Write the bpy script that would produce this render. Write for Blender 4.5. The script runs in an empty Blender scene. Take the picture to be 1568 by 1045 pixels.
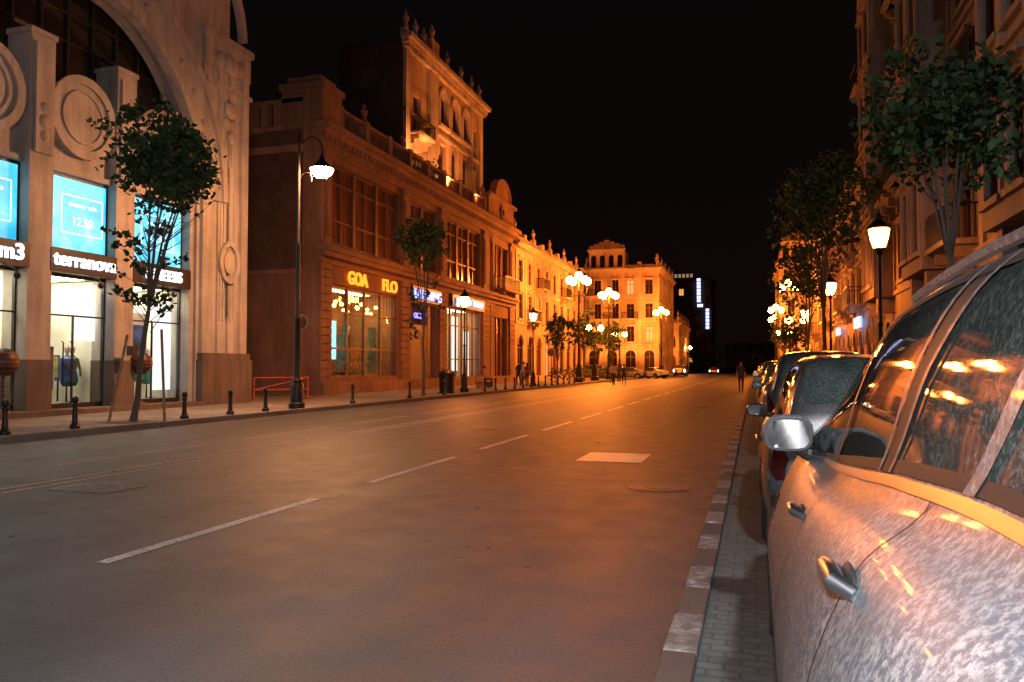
import bpy, bmesh, math, random
from mathutils import Vector, Matrix
rnd=random.Random(11)
scene=bpy.context.scene
scene.view_settings.view_transform='Standard'
scene.view_settings.look='None'
scene.view_settings.exposure=0
COL=scene.collection

# ------------------------------------------------------------ materials
def _nt(name):
    m=bpy.data.materials.new(name); m.use_nodes=True
    nt=m.node_tree; b=nt.nodes['Principled BSDF']
    return m,nt,b
def L(nt,a,b): nt.links.new(a,b)
def pos(nt,scale=(1,1,1)):
    g=nt.nodes.new('ShaderNodeNewGeometry'); mp=nt.nodes.new('ShaderNodeMapping')
    mp.inputs['Scale'].default_value=scale
    L(nt,g.outputs['Position'],mp.inputs['Vector']); return mp.outputs['Vector']
def noise(nt,vec,scale,detail=5,rough=.6):
    n=nt.nodes.new('ShaderNodeTexNoise'); n.inputs['Scale'].default_value=scale
    n.inputs['Detail'].default_value=min(detail,4); n.inputs['Roughness'].default_value=rough
    L(nt,vec,n.inputs['Vector']); return n.outputs['Fac']
def ramp(nt,fac,stops):
    r=nt.nodes.new('ShaderNodeValToRGB'); e=r.color_ramp.elements
    e[0].position=stops[0][0]; e[0].color=(*stops[0][1],1)
    e[1].position=stops[-1][0]; e[1].color=(*stops[-1][1],1)
    for p,c in stops[1:-1]:
        x=e.new(p); x.color=(*c,1)
    L(nt,fac,r.inputs['Fac']); return r.outputs['Color']
def mixc(nt,a,b,fac,mode='MIX'):
    m=nt.nodes.new('ShaderNodeMix'); m.data_type='RGBA'; m.blend_type=mode
    if isinstance(fac,float): m.inputs['Factor'].default_value=fac
    else: L(nt,fac,m.inputs['Factor'])
    for s,v in (('A',a),('B',b)):
        k=[i for i in m.inputs if i.name==s and i.type=='RGBA'][0]
        if isinstance(v,tuple): k.default_value=(*v,1)
        else: L(nt,v,k)
    return [o for o in m.outputs if o.type=='RGBA'][0]
def bump(nt,b,h,strength=.3,dist=.02):
    bp=nt.nodes.new('ShaderNodeBump'); bp.inputs['Strength'].default_value=strength
    bp.inputs['Distance'].default_value=dist
    L(nt,h,bp.inputs['Height']); L(nt,bp.outputs['Normal'],b.inputs['Normal'])
def sc(c,k): return tuple(min(1,x*k) for x in c)
def stone(name,c,rough=.85,big=.35,fine=9,lo=.62,hi=1.2,streak=True,bmp=True):
    m,nt,b=_nt(name)
    n1=noise(nt,pos(nt),big,4); n2=noise(nt,pos(nt),fine,3)
    col=ramp(nt,n1,[(.3,sc(c,lo)),(.7,sc(c,hi))])
    if streak:
        s=noise(nt,pos(nt,(1,1,.12)),2.6,3)
        sr=ramp(nt,s,[(.35,(.55,.52,.5)),(.6,(1,1,1))])
        col=mixc(nt,col,sr,.6,'MULTIPLY')
    f=ramp(nt,n2,[(.3,(.8,.8,.8)),(.7,(1,1,1))])
    col=mixc(nt,col,f,.7,'MULTIPLY')
    L(nt,col,b.inputs['Base Color']); b.inputs['Roughness'].default_value=rough
    if bmp: bump(nt,b,n2,.35,.02)
    return m
def plain(name,c,rough=.5,metal=0.,var=.25,scale=6):
    m,nt,b=_nt(name)
    n=noise(nt,pos(nt),scale,2)
    L(nt,ramp(nt,n,[(.3,sc(c,1-var)),(.7,sc(c,1+var))]),b.inputs['Base Color'])
    b.inputs['Roughness'].default_value=rough; b.inputs['Metallic'].default_value=metal
    return m
def emit(name,c,s,sample=False):
    m,nt,b=_nt(name)
    b.inputs['Base Color'].default_value=(*sc(c,.3),1)
    b.inputs['Emission Color'].default_value=(*c,1); b.inputs['Emission Strength'].default_value=s
    if not sample:
        try: m.cycles.emission_sampling='NONE'
        except Exception: pass
    return m
def brick(name,c1,c2,mortar,bw,bh,ms,axes,rough=.85,bumpd=.01,nz=.5):
    m,nt,b=_nt(name)
    g=nt.nodes.new('ShaderNodeNewGeometry'); sp=nt.nodes.new('ShaderNodeSeparateXYZ'); cb=nt.nodes.new('ShaderNodeCombineXYZ')
    L(nt,g.outputs['Position'],sp.inputs[0]); L(nt,sp.outputs[axes[0]],cb.inputs[0]); L(nt,sp.outputs[axes[1]],cb.inputs[1])
    t=nt.nodes.new('ShaderNodeTexBrick'); t.inputs['Scale'].default_value=1
    t.inputs['Brick Width'].default_value=bw; t.inputs['Row Height'].default_value=bh; t.inputs['Mortar Size'].default_value=ms
    t.inputs['Color1'].default_value=(*c1,1); t.inputs['Color2'].default_value=(*c2,1); t.inputs['Mortar'].default_value=(*mortar,1)
    L(nt,cb.outputs[0],t.inputs['Vector'])
    n=noise(nt,pos(nt),.8,4); n2=noise(nt,pos(nt),14,3)
    col=mixc(nt,t.outputs['Color'],ramp(nt,n,[(.3,(nz,nz,nz)),(.7,(1.0,1.0,1.0))]),.9,'MULTIPLY')
    col=mixc(nt,col,ramp(nt,n2,[(.3,(.65,.65,.65)),(.7,(1.0,1.0,1.0))]),.9,'MULTIPLY')
    L(nt,col,b.inputs['Base Color']); b.inputs['Roughness'].default_value=rough
    bump(nt,b,t.outputs['Fac'],-.5,bumpd)
    return m
def glassmat(name,dark=(.01,.01,.012),rough=.05,dirt=.0):
    m,nt,b=_nt(name)
    b.inputs['Base Color'].default_value=(*dark,1); b.inputs['Roughness'].default_value=rough
    b.inputs['Specular IOR Level'].default_value=.7
    if dirt>0:
        b.inputs['Specular IOR Level'].default_value=.18
        n=noise(nt,pos(nt),75,3,.8); n2=noise(nt,pos(nt),4,4)
        spk=ramp(nt,n,[(.46,(.22,.22,.22)),(.66,(1,1,1))])
        film=ramp(nt,n2,[(.3,(.4,.4,.4)),(.75,(1,1,1))])
        f=mixc(nt,spk,film,1.0,'MULTIPLY')
        L(nt,mixc(nt,dark,sc((.26,.30,.28),dirt),f),b.inputs['Base Color'])
    return m
def clearglass(name):
    m,nt,b=_nt(name)
    out=nt.nodes['Material Output']; tr=nt.nodes.new('ShaderNodeBsdfTransparent'); tr.inputs[0].default_value=(.92,.95,.93,1)
    gl=nt.nodes.new('ShaderNodeBsdfGlossy'); gl.inputs['Roughness'].default_value=.03
    mx=nt.nodes.new('ShaderNodeMixShader'); fr=nt.nodes.new('ShaderNodeFresnel')
    fr.inputs[0].default_value=1.45
    L(nt,fr.outputs[0],mx.inputs[0]); L(nt,tr.outputs[0],mx.inputs[1]); L(nt,gl.outputs[0],mx.inputs[2]); L(nt,mx.outputs[0],out.inputs[0])
    return m

def asphalt():
    m,nt,b=_nt('asphalt')
    n1=noise(nt,pos(nt,(1,.25,1)),.35,4); n2=noise(nt,pos(nt),42,4,.8); n3=noise(nt,pos(nt),2.2,4)
    c=ramp(nt,n1,[(.3,(.060,.063,.068)),(.55,(.086,.090,.096)),(.75,(.112,.117,.124))])
    c=mixc(nt,c,ramp(nt,n2,[(.35,(.35,.35,.35)),(.52,(.85,.85,.85)),(.68,(1,1,1))]),.9,'MULTIPLY')
    c=mixc(nt,c,ramp(nt,n3,[(.3,(.72,.72,.72)),(.65,(1,1,1))]),.8,'MULTIPLY')
    v=nt.nodes.new('ShaderNodeTexVoronoi'); v.inputs['Scale'].default_value=1.7
    L(nt,pos(nt),v.inputs['Vector'])
    c=mixc(nt,c,ramp(nt,v.outputs['Distance'],[(.02,(.25,.24,.23)),(.035,(1,1,1))]),1.0,'MULTIPLY')
    wv=nt.nodes.new('ShaderNodeTexWave'); wv.bands_direction='X'; wv.inputs['Scale'].default_value=.17; wv.inputs['Distortion'].default_value=.6; wv.inputs['Detail Scale'].default_value=.3
    L(nt,pos(nt,(1,.05,1)),wv.inputs['Vector'])
    c=mixc(nt,c,ramp(nt,wv.outputs['Fac'],[(.2,(.78,.78,.78)),(.8,(1,1,1))]),.8,'MULTIPLY')
    L(nt,c,b.inputs['Base Color'])
    L(nt,ramp(nt,n3,[(.3,(.46,)*3),(.7,(.62,)*3)]),b.inputs['Roughness'])
    b.inputs['Specular IOR Level'].default_value=.36
    bump(nt,b,n2,.6,.008)
    return m
M={}
M['asphalt']=asphalt()
M['ground']=stone('ground_dirt',(.06,.055,.05),streak=False)
M['pave']=brick('paving_tiles',(.34,.30,.27),(.28,.25,.23),(.14,.12,.11),.5,.25,.012,(0,1))
M['cobble']=brick('parking_cobbles',(.16,.175,.175),(.12,.135,.135),(.09,.10,.10),.16,.09,.010,(0,1),bumpd=.02,nz=.6)
M['kerb']=stone('kerb_stone',(.16,.14,.13),fine=20,streak=False)
M['kerbred']=stone('kerb_stone_red',(.12,.075,.06),fine=22,streak=False)
def kw():
    m,nt,b=_nt('kerb_stone_worn_white'); n=noise(nt,pos(nt),11,4,.75)
    L(nt,ramp(nt,n,[(.42,(.13,.10,.09)),(.58,(.25,.21,.19)),(.70,(.5,.48,.45))]),b.inputs['Base Color']); b.inputs['Roughness'].default_value=.8; bump(nt,b,n,.4,.01); return m
M['kerbw']=kw()
def paint():
    m,nt,b=_nt('road_paint')
    n=noise(nt,pos(nt),26,4,.7); n2=noise(nt,pos(nt),1.6,4)
    f=mixc(nt,ramp(nt,n,[(.36,(0,0,0)),(.5,(1,1,1))]),ramp(nt,n2,[(.3,(.5,)*3),(.6,(1,1,1))]),1.0,'MULTIPLY')
    L(nt,mixc(nt,(.09,.085,.08),(.52,.50,.48),f),b.inputs['Base Color']); b.inputs['Roughness'].default_value=.6
    return m
M['paint']=paint()
m,nt,b=_nt('worn_road_paint'); n=noise(nt,pos(nt),18,4,.7)
L(nt,ramp(nt,n,[(.38,(.10,.095,.09)),(.62,(.40,.37,.33))]),b.inputs['Base Color']); b.inputs['Roughness'].default_value=.65; M['paintw']=m
M['stoneA']=stone('facade_limestone',(.52,.46,.41))
M['stoneB']=stone('facade_sandstone',(.23,.125,.09))
M['stoneBt']=stone('facade_trim_brown',(.27,.155,.115))
M['stoneC']=stone('facade_ochre_plaster',(.48,.35,.25),bmp=False)
M['stoneCt']=stone('ochre_trim',(.54,.43,.33),bmp=False)
M['stoneD']=stone('facade_tan_plaster',(.25,.195,.165),bmp=False)
M['stoneDt']=stone('tan_trim',(.30,.24,.20),bmp=False)
M['plinth']=stone('plinth_granite',(.17,.12,.10),fine=20)
M['brickw']=brick('alley_brick',(.15,.075,.055),(.11,.06,.045),(.09,.06,.05),.26,.08,.01,(0,2))
M['dark']=plain('dark_wall',(.03,.025,.022),.9)
M['roofd']=plain('roof_metal',(.035,.03,.03),.7)
M['frame']=plain('window_frame_brown',(.10,.05,.035),.5)
M['framed']=plain('window_frame_dark',(.025,.02,.02),.4)
M['glassd']=glassmat('dark_window_glass',(.02,.014,.01),.06)
def curtain():
    m,nt,b=_nt('curtained_window'); n=noise(nt,pos(nt,(1,3,.3)),1.2,4)
    L(nt,ramp(nt,n,[(.3,(.08,.03,.018)),(.7,(.22,.09,.05))]),b.inputs['Base Color'])
    b.inputs['Roughness'].default_value=.18
    return m
M['curtain']=curtain()
M['litwin']=emit('lit_window',(1,.42,.12),1.0)
M['clear']=clearglass('shop_glass')
M['iron']=plain('cast_iron_black',(.018,.016,.015),.45,.4)
M['white']=plain('white_plaster',(.7,.68,.64),.7,0,.08)
M['interior']=plain('shop_interior_wall',(.75,.71,.62),.8,0,.2,.9)
M['intfloor']=plain('shop_floor_tiles',(.40,.33,.26),.3,0,.15,2)
M['wood']=plain('shop_shelf_wood',(.30,.17,.08),.6)
M['lampO']=emit('sodium_lamp_glow',(1,.23,.026),430,True)
M['lampN']=emit('sodium_lantern_glow',(1,.26,.035),150,True)
M['lampFill']=emit('added_fill_lamp_glow',(.97,.95,1),1500,True)  # neutral fill for the near road, used only on the added unseen post
M['lampB']=emit('bracket_lamp_glow',(1,.42,.17),1000,True)
M['ceil']=emit('shop_ceiling_light',(1,.92,.70),20,True)
M['ceil2']=emit('shop_ceiling_light_warm',(1,.76,.42),10,True)
M['white_sign']=emit('white_sign_letters',(1,.95,1),2.4)
M['orange_sign']=emit('orange_sign_letters',(1,.20,.012),3)
M['blue_sign']=emit('blue_sign_letters',(.10,.12,1),4)
M['blue2']=emit('pale_blue_sign_letters',(.24,.36,1),2.6)
M['bulb']=emit('small_warm_bulb',(1,.42,.10),20)
M['red']=plain('red_paint',(.45,.03,.015),.4)
M['orangep']=plain('orange_barrier_paint',(.45,.06,.015),.5)
M['black']=plain('black_plastic',(.012,.012,.012),.5)
M['bark']=stone('tree_bark',(.13,.10,.08),fine=25)
def screen():
    m,nt,b=_nt('led_screen_cyan')
    g=pos(nt,(1,1,1)); n=noise(nt,g,.7,3)
    w=nt.nodes.new('ShaderNodeTexWave'); w.inputs['Scale'].default_value=.25; w.inputs['Distortion'].default_value=3; w.bands_direction='Z'
    L(nt,g,w.inputs['Vector'])
    c=mixc(nt,ramp(nt,n,[(.3,(.03,.33,.55)),(.5,(.08,.52,.72)),(.7,(.42,.85,.92))]),ramp(nt,w.outputs['Fac'],[(0,(.5,.8,.85)),(1,(1,1,1))]),.7,'MULTIPLY')
    L(nt,c,b.inputs['Emission Color']); b.inputs['Emission Strength'].default_value=2.0; b.inputs['Base Color'].default_value=(.01,.02,.03,1)
    return m
M['screen']=screen()
M['scrtxt']=emit('screen_caption',(.8,.97,1),2.0)
def leafm(name,a,bb,c):
    m,nt,b=_nt(name); g=nt.nodes.new('ShaderNodeNewGeometry')
    L(nt,ramp(nt,g.outputs['Random Per Island'],[(0,a),(.5,bb),(1,c)]),b.inputs['Base Color'])
    b.inputs['Roughness'].default_value=.6; b.inputs['Specular IOR Level'].default_value=.25
    return m
M['leaf']=leafm('plane_tree_leaves',(.015,.034,.012),(.03,.060,.02),(.055,.092,.03))

# ------------------------------------------------------------ mesh builder
def P(F,u,d,z): return (F[0]+F[2]*u+F[4]*d, F[1]+F[3]*u+F[5]*d, z)
class MB:
    def __init__(s): s.v=[]; s.f=[]; s.m=[]
    def poly(s,pts,mi=0):
        n=len(s.v); s.v+=list(pts); s.f.append(tuple(range(n,n+len(pts)))); s.m.append(mi)
    def hexa(s,p,mi=0):
        n=len(s.v); s.v+=p
        for q in ((0,3,2,1),(4,5,6,7),(0,1,5,4),(1,2,6,5),(2,3,7,6),(3,0,4,7)):
            s.f.append(tuple(n+i for i in q)); s.m.append(mi)
    def box(s,x0,x1,y0,y1,z0,z1,mi=0):
        s.hexa([(x0,y0,z0),(x1,y0,z0),(x1,y1,z0),(x0,y1,z0),(x0,y0,z1),(x1,y0,z1),(x1,y1,z1),(x0,y1,z1)],mi)
    def fbox(s,F,u0,u1,d0,d1,z0,z1,mi=0):
        s.hexa([P(F,u0,d0,z0),P(F,u1,d0,z0),P(F,u1,d1,z0),P(F,u0,d1,z0),P(F,u0,d0,z1),P(F,u1,d0,z1),P(F,u1,d1,z1),P(F,u0,d1,z1)],mi)
    def fq(s,F,u0,u1,z0,z1,d,mi=0):
        s.poly([P(F,u0,d,z0),P(F,u1,d,z0),P(F,u1,d,z1),P(F,u0,d,z1)],mi)
    def lathe(s,cx,cy,prof,n=12,mi=0,ph=0):
        b=len(s.v)
        for r,z in prof:
            for k in range(n):
                a=ph+2*math.pi*k/n; s.v.append((cx+r*math.cos(a),cy+r*math.sin(a),z))
        for j in range(len(prof)-1):
            for k in range(n):
                k2=(k+1)%n
                s.f.append((b+j*n+k,b+j*n+k2,b+(j+1)*n+k2,b+(j+1)*n+k)); s.m.append(mi)
        s.f.append(tuple(b+k for k in reversed(range(n)))); s.m.append(mi)
        s.f.append(tuple(b+(len(prof)-1)*n+k for k in range(n))); s.m.append(mi)
    def tube(s,pts,rad,n=8,mi=0):
        pts=[Vector(p) for p in pts]; b=len(s.v); N=len(pts)
        if not isinstance(rad,(list,tuple)): rad=[rad]*N
        up=Vector((0,0,1))
        prev=None
        for i,p in enumerate(pts):
            t=(pts[min(i+1,N-1)]-pts[max(i-1,0)]).normalized()
            if prev is None:
                a=t.cross(up)
                if a.length<.1: a=t.cross(Vector((1,0,0)))
            else:
                a=prev-t*prev.dot(t)
                if a.length<1e-4: a=t.cross(Vector((1,0,0)))
            a.normalize(); prev=a; c=t.cross(a)
            for k in range(n):
                w=2*math.pi*k/n; q=p+(a*math.cos(w)+c*math.sin(w))*rad[i]; s.v.append(tuple(q))
        for j in range(N-1):
            for k in range(n):
                k2=(k+1)%n
                s.f.append((b+j*n+k,b+j*n+k2,b+(j+1)*n+k2,b+(j+1)*n+k)); s.m.append(mi)
        s.f.append(tuple(b+k for k in reversed(range(n)))); s.m.append(mi)
        s.f.append(tuple(b+(N-1)*n+k for k in range(n))); s.m.append(mi)
    def sphere(s,c,r,n=12,mi=0,sx=1,sy=1,sz=1,e=1.0):
        b=len(s.v); m=n//2
        def pw(x): return math.copysign(abs(x)**e,x)
        for j in range(m+1):
            th=math.pi*j/m
            for k in range(n):
                a=2*math.pi*k/n
                s.v.append((c[0]+r*sx*pw(math.sin(th))*pw(math.cos(a)),c[1]+r*sy*pw(math.sin(th))*pw(math.sin(a)),c[2]+r*sz*pw(math.cos(th))))
        for j in range(m):
            for k in range(n):
                k2=(k+1)%n; s.f.append((b+j*n+k,b+(j+1)*n+k,b+(j+1)*n+k2,b+j*n+k2)); s.m.append(mi)
    def ring(s,F,uc,zc,a0,b0,a1,b1,t0,t1,d0,d1,n=28,mi=0):
        for i in range(n):
            p=t0+(t1-t0)*i/n; q=t0+(t1-t0)*(i+1)/n
            def pt(t,a,b,d): return P(F,uc+a*math.cos(t),d,zc+b*math.sin(t))
            s.hexa([pt(p,a0,b0,d0),pt(q,a0,b0,d0),pt(q,a1,b1,d0),pt(p,a1,b1,d0),pt(p,a0,b0,d1),pt(q,a0,b0,d1),pt(q,a1,b1,d1),pt(p,a1,b1,d1)],mi)
    def obj(s,name,mats,parent=None,smooth=False,bevel=0,recalc=False,weld=False):
        if not s.v: return None
        me=bpy.data.meshes.new(name); me.from_pydata(s.v,[],s.f)
        if not isinstance(mats,(list,tuple)): mats=[mats]
        for m in mats: me.materials.append(m)
        me.polygons.foreach_set('material_index',s.m)
        if weld or recalc:
            bm=bmesh.new(); bm.from_mesh(me)
            if weld: bmesh.ops.remove_doubles(bm,verts=bm.verts,dist=.0005)
            bmesh.ops.recalc_face_normals(bm,faces=bm.faces); bm.to_mesh(me); bm.free()
        if smooth:
            me.polygons.foreach_set('use_smooth',[True]*len(me.polygons))
            try: me.set_sharp_from_angle(angle=math.radians(40))
            except Exception: pass
        o=bpy.data.objects.new(name,me); COL.objects.link(o)
        if parent: o.parent=parent
        if bevel:
            b=o.modifiers.new('bevel','BEVEL'); b.width=bevel; b.segments=2; b.limit_method='ANGLE'
        return o
def empty(name):
    o=bpy.data.objects.new(name,None); COL.objects.link(o); return o
def wall(mb,F,u0,u1,z0,z1,ops,dep=.3,d=0,mi=0,arched=()):
    us=sorted({u0,u1,*[o[0] for o in ops],*[o[1] for o in ops]}); zs=sorted({z0,z1,*[o[2] for o in ops],*[o[3] for o in ops]})
    for j in range(len(zs)-1):
        run=None
        for i in range(len(us)-1):
            cu=(us[i]+us[i+1])/2; cz=(zs[j]+zs[j+1])/2
            hole=any(o[0]<cu<o[1] and o[2]<cz<o[3] for o in ops)
            if not hole:
                if run is None: run=us[i]
            if hole and run is not None: mb.fq(F,run,us[i],zs[j],zs[j+1],d,mi); run=None
        if run is not None: mb.fq(F,run,us[-1],zs[j],zs[j+1],d,mi)
    for k,o in enumerate(ops):
        a,b,c,e=o; D=d-dep
        arc=k in arched
        zt=e-(b-a)/2 if arc else e
        mb.poly([P(F,a,d,c),P(F,a,D,c),P(F,a,D,zt),P(F,a,d,zt)],mi)
        mb.poly([P(F,b,d,c),P(F,b,D,c),P(F,b,D,zt),P(F,b,d,zt)],mi)
        mb.poly([P(F,a,d,c),P(F,b,d,c),P(F,b,D,c),P(F,a,D,c)],mi)
        if not arc: mb.poly([P(F,a,d,e),P(F,b,d,e),P(F,b,D,e),P(F,a,D,e)],mi)
        else:
            arch_fill(mb,F,(a+b)/2,zt,(b-a)/2,(b-a)/2,e,d,D,mi)
def arch_fill(mb,F,uc,zc,ra,rb,ztop,d,D,mi=0,n=14):
    for i in range(n):
        p=math.pi*i/n; q=math.pi*(i+1)/n
        u1,z1=uc+ra*math.cos(p),zc+rb*math.sin(p); u2,z2=uc+ra*math.cos(q),zc+rb*math.sin(q)
        mb.poly([P(F,u1,d,z1),P(F,u2,d,z2),P(F,u2,d,ztop),P(F,u1,d,ztop)],mi)
        mb.poly([P(F,u1,d,z1),P(F,u2,d,z2),P(F,u2,D,z2),P(F,u1,D,z1)],mi)
def text(s,size,F,u,d,z,mat,name,parent,ext=.03,align='CENTER',fat=.006,wide=1.0):
    cu=bpy.data.curves.new(name,'FONT'); cu.body=s; cu.size=size; cu.extrude=ext; cu.align_x=align; cu.offset=size*fat
    o=bpy.data.objects.new(name,cu); COL.objects.link(o)
    bpy.context.view_layer.update()
    me=bpy.data.meshes.new_from_object(o.evaluated_get(bpy.context.evaluated_depsgraph_get()))
    bpy.data.objects.remove(o); me.materials.clear(); me.materials.append(mat)
    p=P(F,u,d,z); n=Vector((F[4],F[5],0)); y=Vector((0,0,1)); x=y.cross(n)
    mt=Matrix(((x.x*wide,y.x,n.x,p[0]),(x.y*wide,y.y,n.y,p[1]),(x.z,y.z,n.z,p[2]),(0,0,0,1)))
    me.transform(mt); ob=bpy.data.objects.new(name,me); COL.objects.link(ob); ob.parent=parent
    return ob
def balustrade(mb,F,u0,u1,d0,d1,z,h,sp=.28,mi=0,post=3.0):
    mb.fbox(F,u0,u1,d0-.04,d1+.04,z,z+.12,mi); mb.fbox(F,u0,u1,d0-.05,d1+.05,z+h-.14,z+h,mi)
    n=max(1,round((u1-u0)/post))
    for i in range(n+1):
        u=u0+(u1-u0)*i/n; a=max(u0,u-.22); b=min(u1,u+.22)
        mb.fbox(F,a,b,d0-.08,d1+.08,z+.121,z+h+.12,mi)
    k=int((u1-u0)/sp); m=(d0+d1)/2
    for i in range(k):
        u=u0+(i+.5)*(u1-u0)/k
        c=P(F,u,m,0); mb.lathe(c[0],c[1],[(.05,z+.12),(.085,z+.12+(h-.26)*.3),(.04,z+.12+(h-.26)*.7),(.06,z+h-.14)],6,mi)
def urn(mb,F,u,d,z,s=1,mi=0):
    c=P(F,u,d,0)
    mb.lathe(c[0],c[1],[(.2*s,z),(.2*s,z+.25*s),(.08*s,z+.3*s),(.22*s,z+.6*s),(.25*s,z+.8*s),(.1*s,z+.95*s),(.12*s,z+1.1*s),(.02*s,z+1.35*s)],10,mi)
def cornice(mb,F,u0,u1,z,d=0,k=1,mi=0,dent=True):
    mb.fbox(F,u0,u1,d-.05,d+.15*k,z,z+.18*k,mi); mb.fbox(F,u0-.1*k,u1+.1*k,d-.05,d+.34*k,z+.181*k,z+.38*k,mi); mb.fbox(F,u0-.2*k,u1+.2*k,d-.05,d+.55*k,z+.381*k,z+.6*k,mi)
    if dent:
        n=int((u1-u0)/.45)
        for i in range(n):
            u=u0+(i+.3)*(u1-u0)/n; mb.fbox(F,u,u+.18,d+.151*k,d+.3*k,z,z+.18*k,mi)
def balcony(mb,F,uc,w,z,d=0,depth=.9,iron=None):
    mb.fbox(F,uc-w/2,uc+w/2,d,d+depth,z-.16,z)
    for s in (-1,1):
        mb.fbox(F,uc+s*w*.36-.1,uc+s*w*.36+.1,d,d+depth*.75,z-.5,z-.161)
        mb.fbox(F,uc+s*w*.36-.09,uc+s*w*.36+.09,d,d+depth*.4,z-.8,z-.501)
    t=iron or mb
    t.fbox(F,uc-w/2,uc+w/2,d+depth-.07,d+depth-.02,z+.95,z+1.02)
    for s in (0,1):
        ua=uc-w/2+.01 if s==0 else uc+w/2-.06
        t.fbox(F,ua,ua+.05,d,d+depth-.08,z+.95,z+1.0)
        for k in range(6):
            dd=d+depth*(k+.5)/6.5; t.fbox(F,ua+.01,ua+.04,dd,dd+.03,z+.001,z+.949)
    n=int(w/.14)
    for i in range(n+1):
        u=uc-w/2+.02+i*(w-.06)/n; t.fbox(F,u,u+.025,d+depth-.06,d+depth-.035,z+.001,z+.949)
def window(tr,gl,F,o,d,kind=0,nm=1,tz=.7,b=.07):
    a,bb,c,e=o; D=d-.18
    gl.fq(F,a,bb,c,e,D,kind)
    tr.fbox(F,a,a+b,D+.01,D+.08,c,e); tr.fbox(F,bb-b,bb,D+.01,D+.08,c,e)
    tr.fbox(F,a+b,bb-b,D+.01,D+.08,c,c+b); tr.fbox(F,a+b,bb-b,D+.01,D+.08,e-b,e)
    for i in range(1,nm+1):
        u=a+(bb-a)*i/(nm+1); tr.fbox(F,u-b/2,u+b/2,D+.012,D+.075,c+b,e-b)
    z=c+(e-c)*tz; tr.fbox(F,a+b,bb-b,D+.014,D+.07,z-b/2,z+b/2)
def facade(par,F,u0,u1,H,floors,bay,ww,wm,tm,lit=.12,archf=(),balc=(),pil=True,z0=0,crown=1.1,seed=1,frm=None,d=0,urns=True,corn=1.0):
    r=random.Random(seed); W=MB();T=MB();G=MB();FR=MB();I=MB()
    n=max(1,round((u1-u0)/bay)); bw=(u1-u0)/n; ops=[]; arched=set()
    for fi,(a,b) in enumerate(floors):
        for i in range(n):
            uc=u0+(i+.5)*bw; w=ww*(1.35 if fi in archf else 1)
            ops.append((uc-w/2,uc+w/2,a,b))
            if fi in archf: arched.add(len(ops)-1)
    wall(W,F,u0,u1,z0,H,ops,.3,d,0,arched)
    for k,o in enumerate(ops):
        window(FR,G,F,o,d,1 if r.random()<lit else (2 if r.random()<.3 else 0))
        if k in arched:
            T.ring(F,(o[0]+o[1])/2,o[3]-(o[1]-o[0])/2,(o[1]-o[0])/2,(o[1]-o[0])/2,(o[1]-o[0])/2+.2,(o[1]-o[0])/2+.2,0,math.pi,d-.02,d+.08,12)
        else:
            T.fbox(F,o[0]-.18,o[1]+.18,d-.02,d+.14,o[2]-.16,o[2]-.002)
            T.fbox(F,o[0]-.2,o[1]+.2,d-.02,d+.2,o[3]+.16,o[3]+.28)
            T.fbox(F,o[0]-.14,o[0]-.002,d-.02,d+.06,o[2],o[3]+.159); T.fbox(F,o[1]+.002,o[1]+.14,d-.02,d+.06,o[2],o[3]+.159)
    for (a,b) in floors[1:]:
        T.fbox(F,u0,u1,d-.02,d+.11,a-.55,a-.38)
    if pil:
        for i in range(n+1):
            u=u0+i*bw; T.fbox(F,max(u0,u-.2),min(u1,u+.2),d-.02,d+.09,floors[1][0]-.37 if len(floors)>1 else z0,H-.02)
    for (fi,i) in balc:
        if i<n: balcony(T,F,u0+(i+.5)*bw,ww+1.2,floors[fi][0]-.1,d,.9,I)
    cornice(T,F,u0,u1,H-.02,d,corn)
    if crown>0:
        zz=H+.58*corn
        W.fbox(F,u0,u1,d-.3,d+.02,zz,zz+crown*.6)
        for i in range(n+1):
            u=u0+i*bw; T.fbox(F,max(u0,u-.3),min(u1,u+.3),d-.35,d+.08,zz,zz+crown)
            if urns and i%2==0: urn(T,F,min(max(u,u0+.3),u1-.3),d-.13,zz+crown,.8)
    W.obj('walls',wm,par); T.obj('trim',tm,par); G.obj('window_glass',[M['glassd'],M['litwin'],M['curtain']],par); FR.obj('window_frames',frm or M['frame'],par); I.obj('balcony_rails',M['iron'],par)
def mass(par,x0,x1,y0,y1,z1,mat):
    b=MB(); b.box(x0,x1,y0,y1,0,z1); b.obj('building_mass',mat,par)

FL=lambda X:(X,0,0,1,1,0)      # left side facades, facing +X
FR_=lambda X:(X,0,0,1,-1,0)    # right side facades, facing -X
FS=lambda Y:(0,Y,1,0,0,-1)     # facing -Y

# ------------------------------------------------------------ ground
g=MB(); g.poly([(-600,-300,-.012),(600,-300,-.012),(600,900,-.012),(-600,900,-.012)]); g.obj('ground',M['ground'])
g=MB(); g.poly([(-14.05,-40,0),(-.47,-40,0),(-.47,330,0),(-14.05,330,0)])
g.poly([(-70,97,-.001),(-14.05,97,-.001),(-14.05,114,-.001),(-70,114,-.001)]); g.poly([(-.47,97,-.001),(60,97,-.001),(60,114,-.001),(-.47,114,-.001)])
g.obj('road',M['asphalt'])
g=MB(); 
for a,b in ((-40,97),(114,330)):
    g.box(-60,-14.22,a,b,-.2,.13)
g.obj('left_pavement',M['pave'])
g=MB()
for a,b in ((-40,97),(114,330)):
    y=a
    while y<b-.01:
        e=min(b,y+1.0); g.box(-14.22,-14.05,y+.006,e-.006,-.1,.14+rnd.uniform(-.004,.004)); y=e
g.obj('left_kerb',M['kerb'],bevel=.012)
g=MB()
for a,b in ((-40,97),(114,330)):
    g.box(2.37,60,a,b,-.2,.13)
g.obj('right_pavement',M['pave'])
g=MB()
for a,b in ((-40,97),(114,330)): g.box(2.2,2.37,a,b,-.1,.14)
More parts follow.
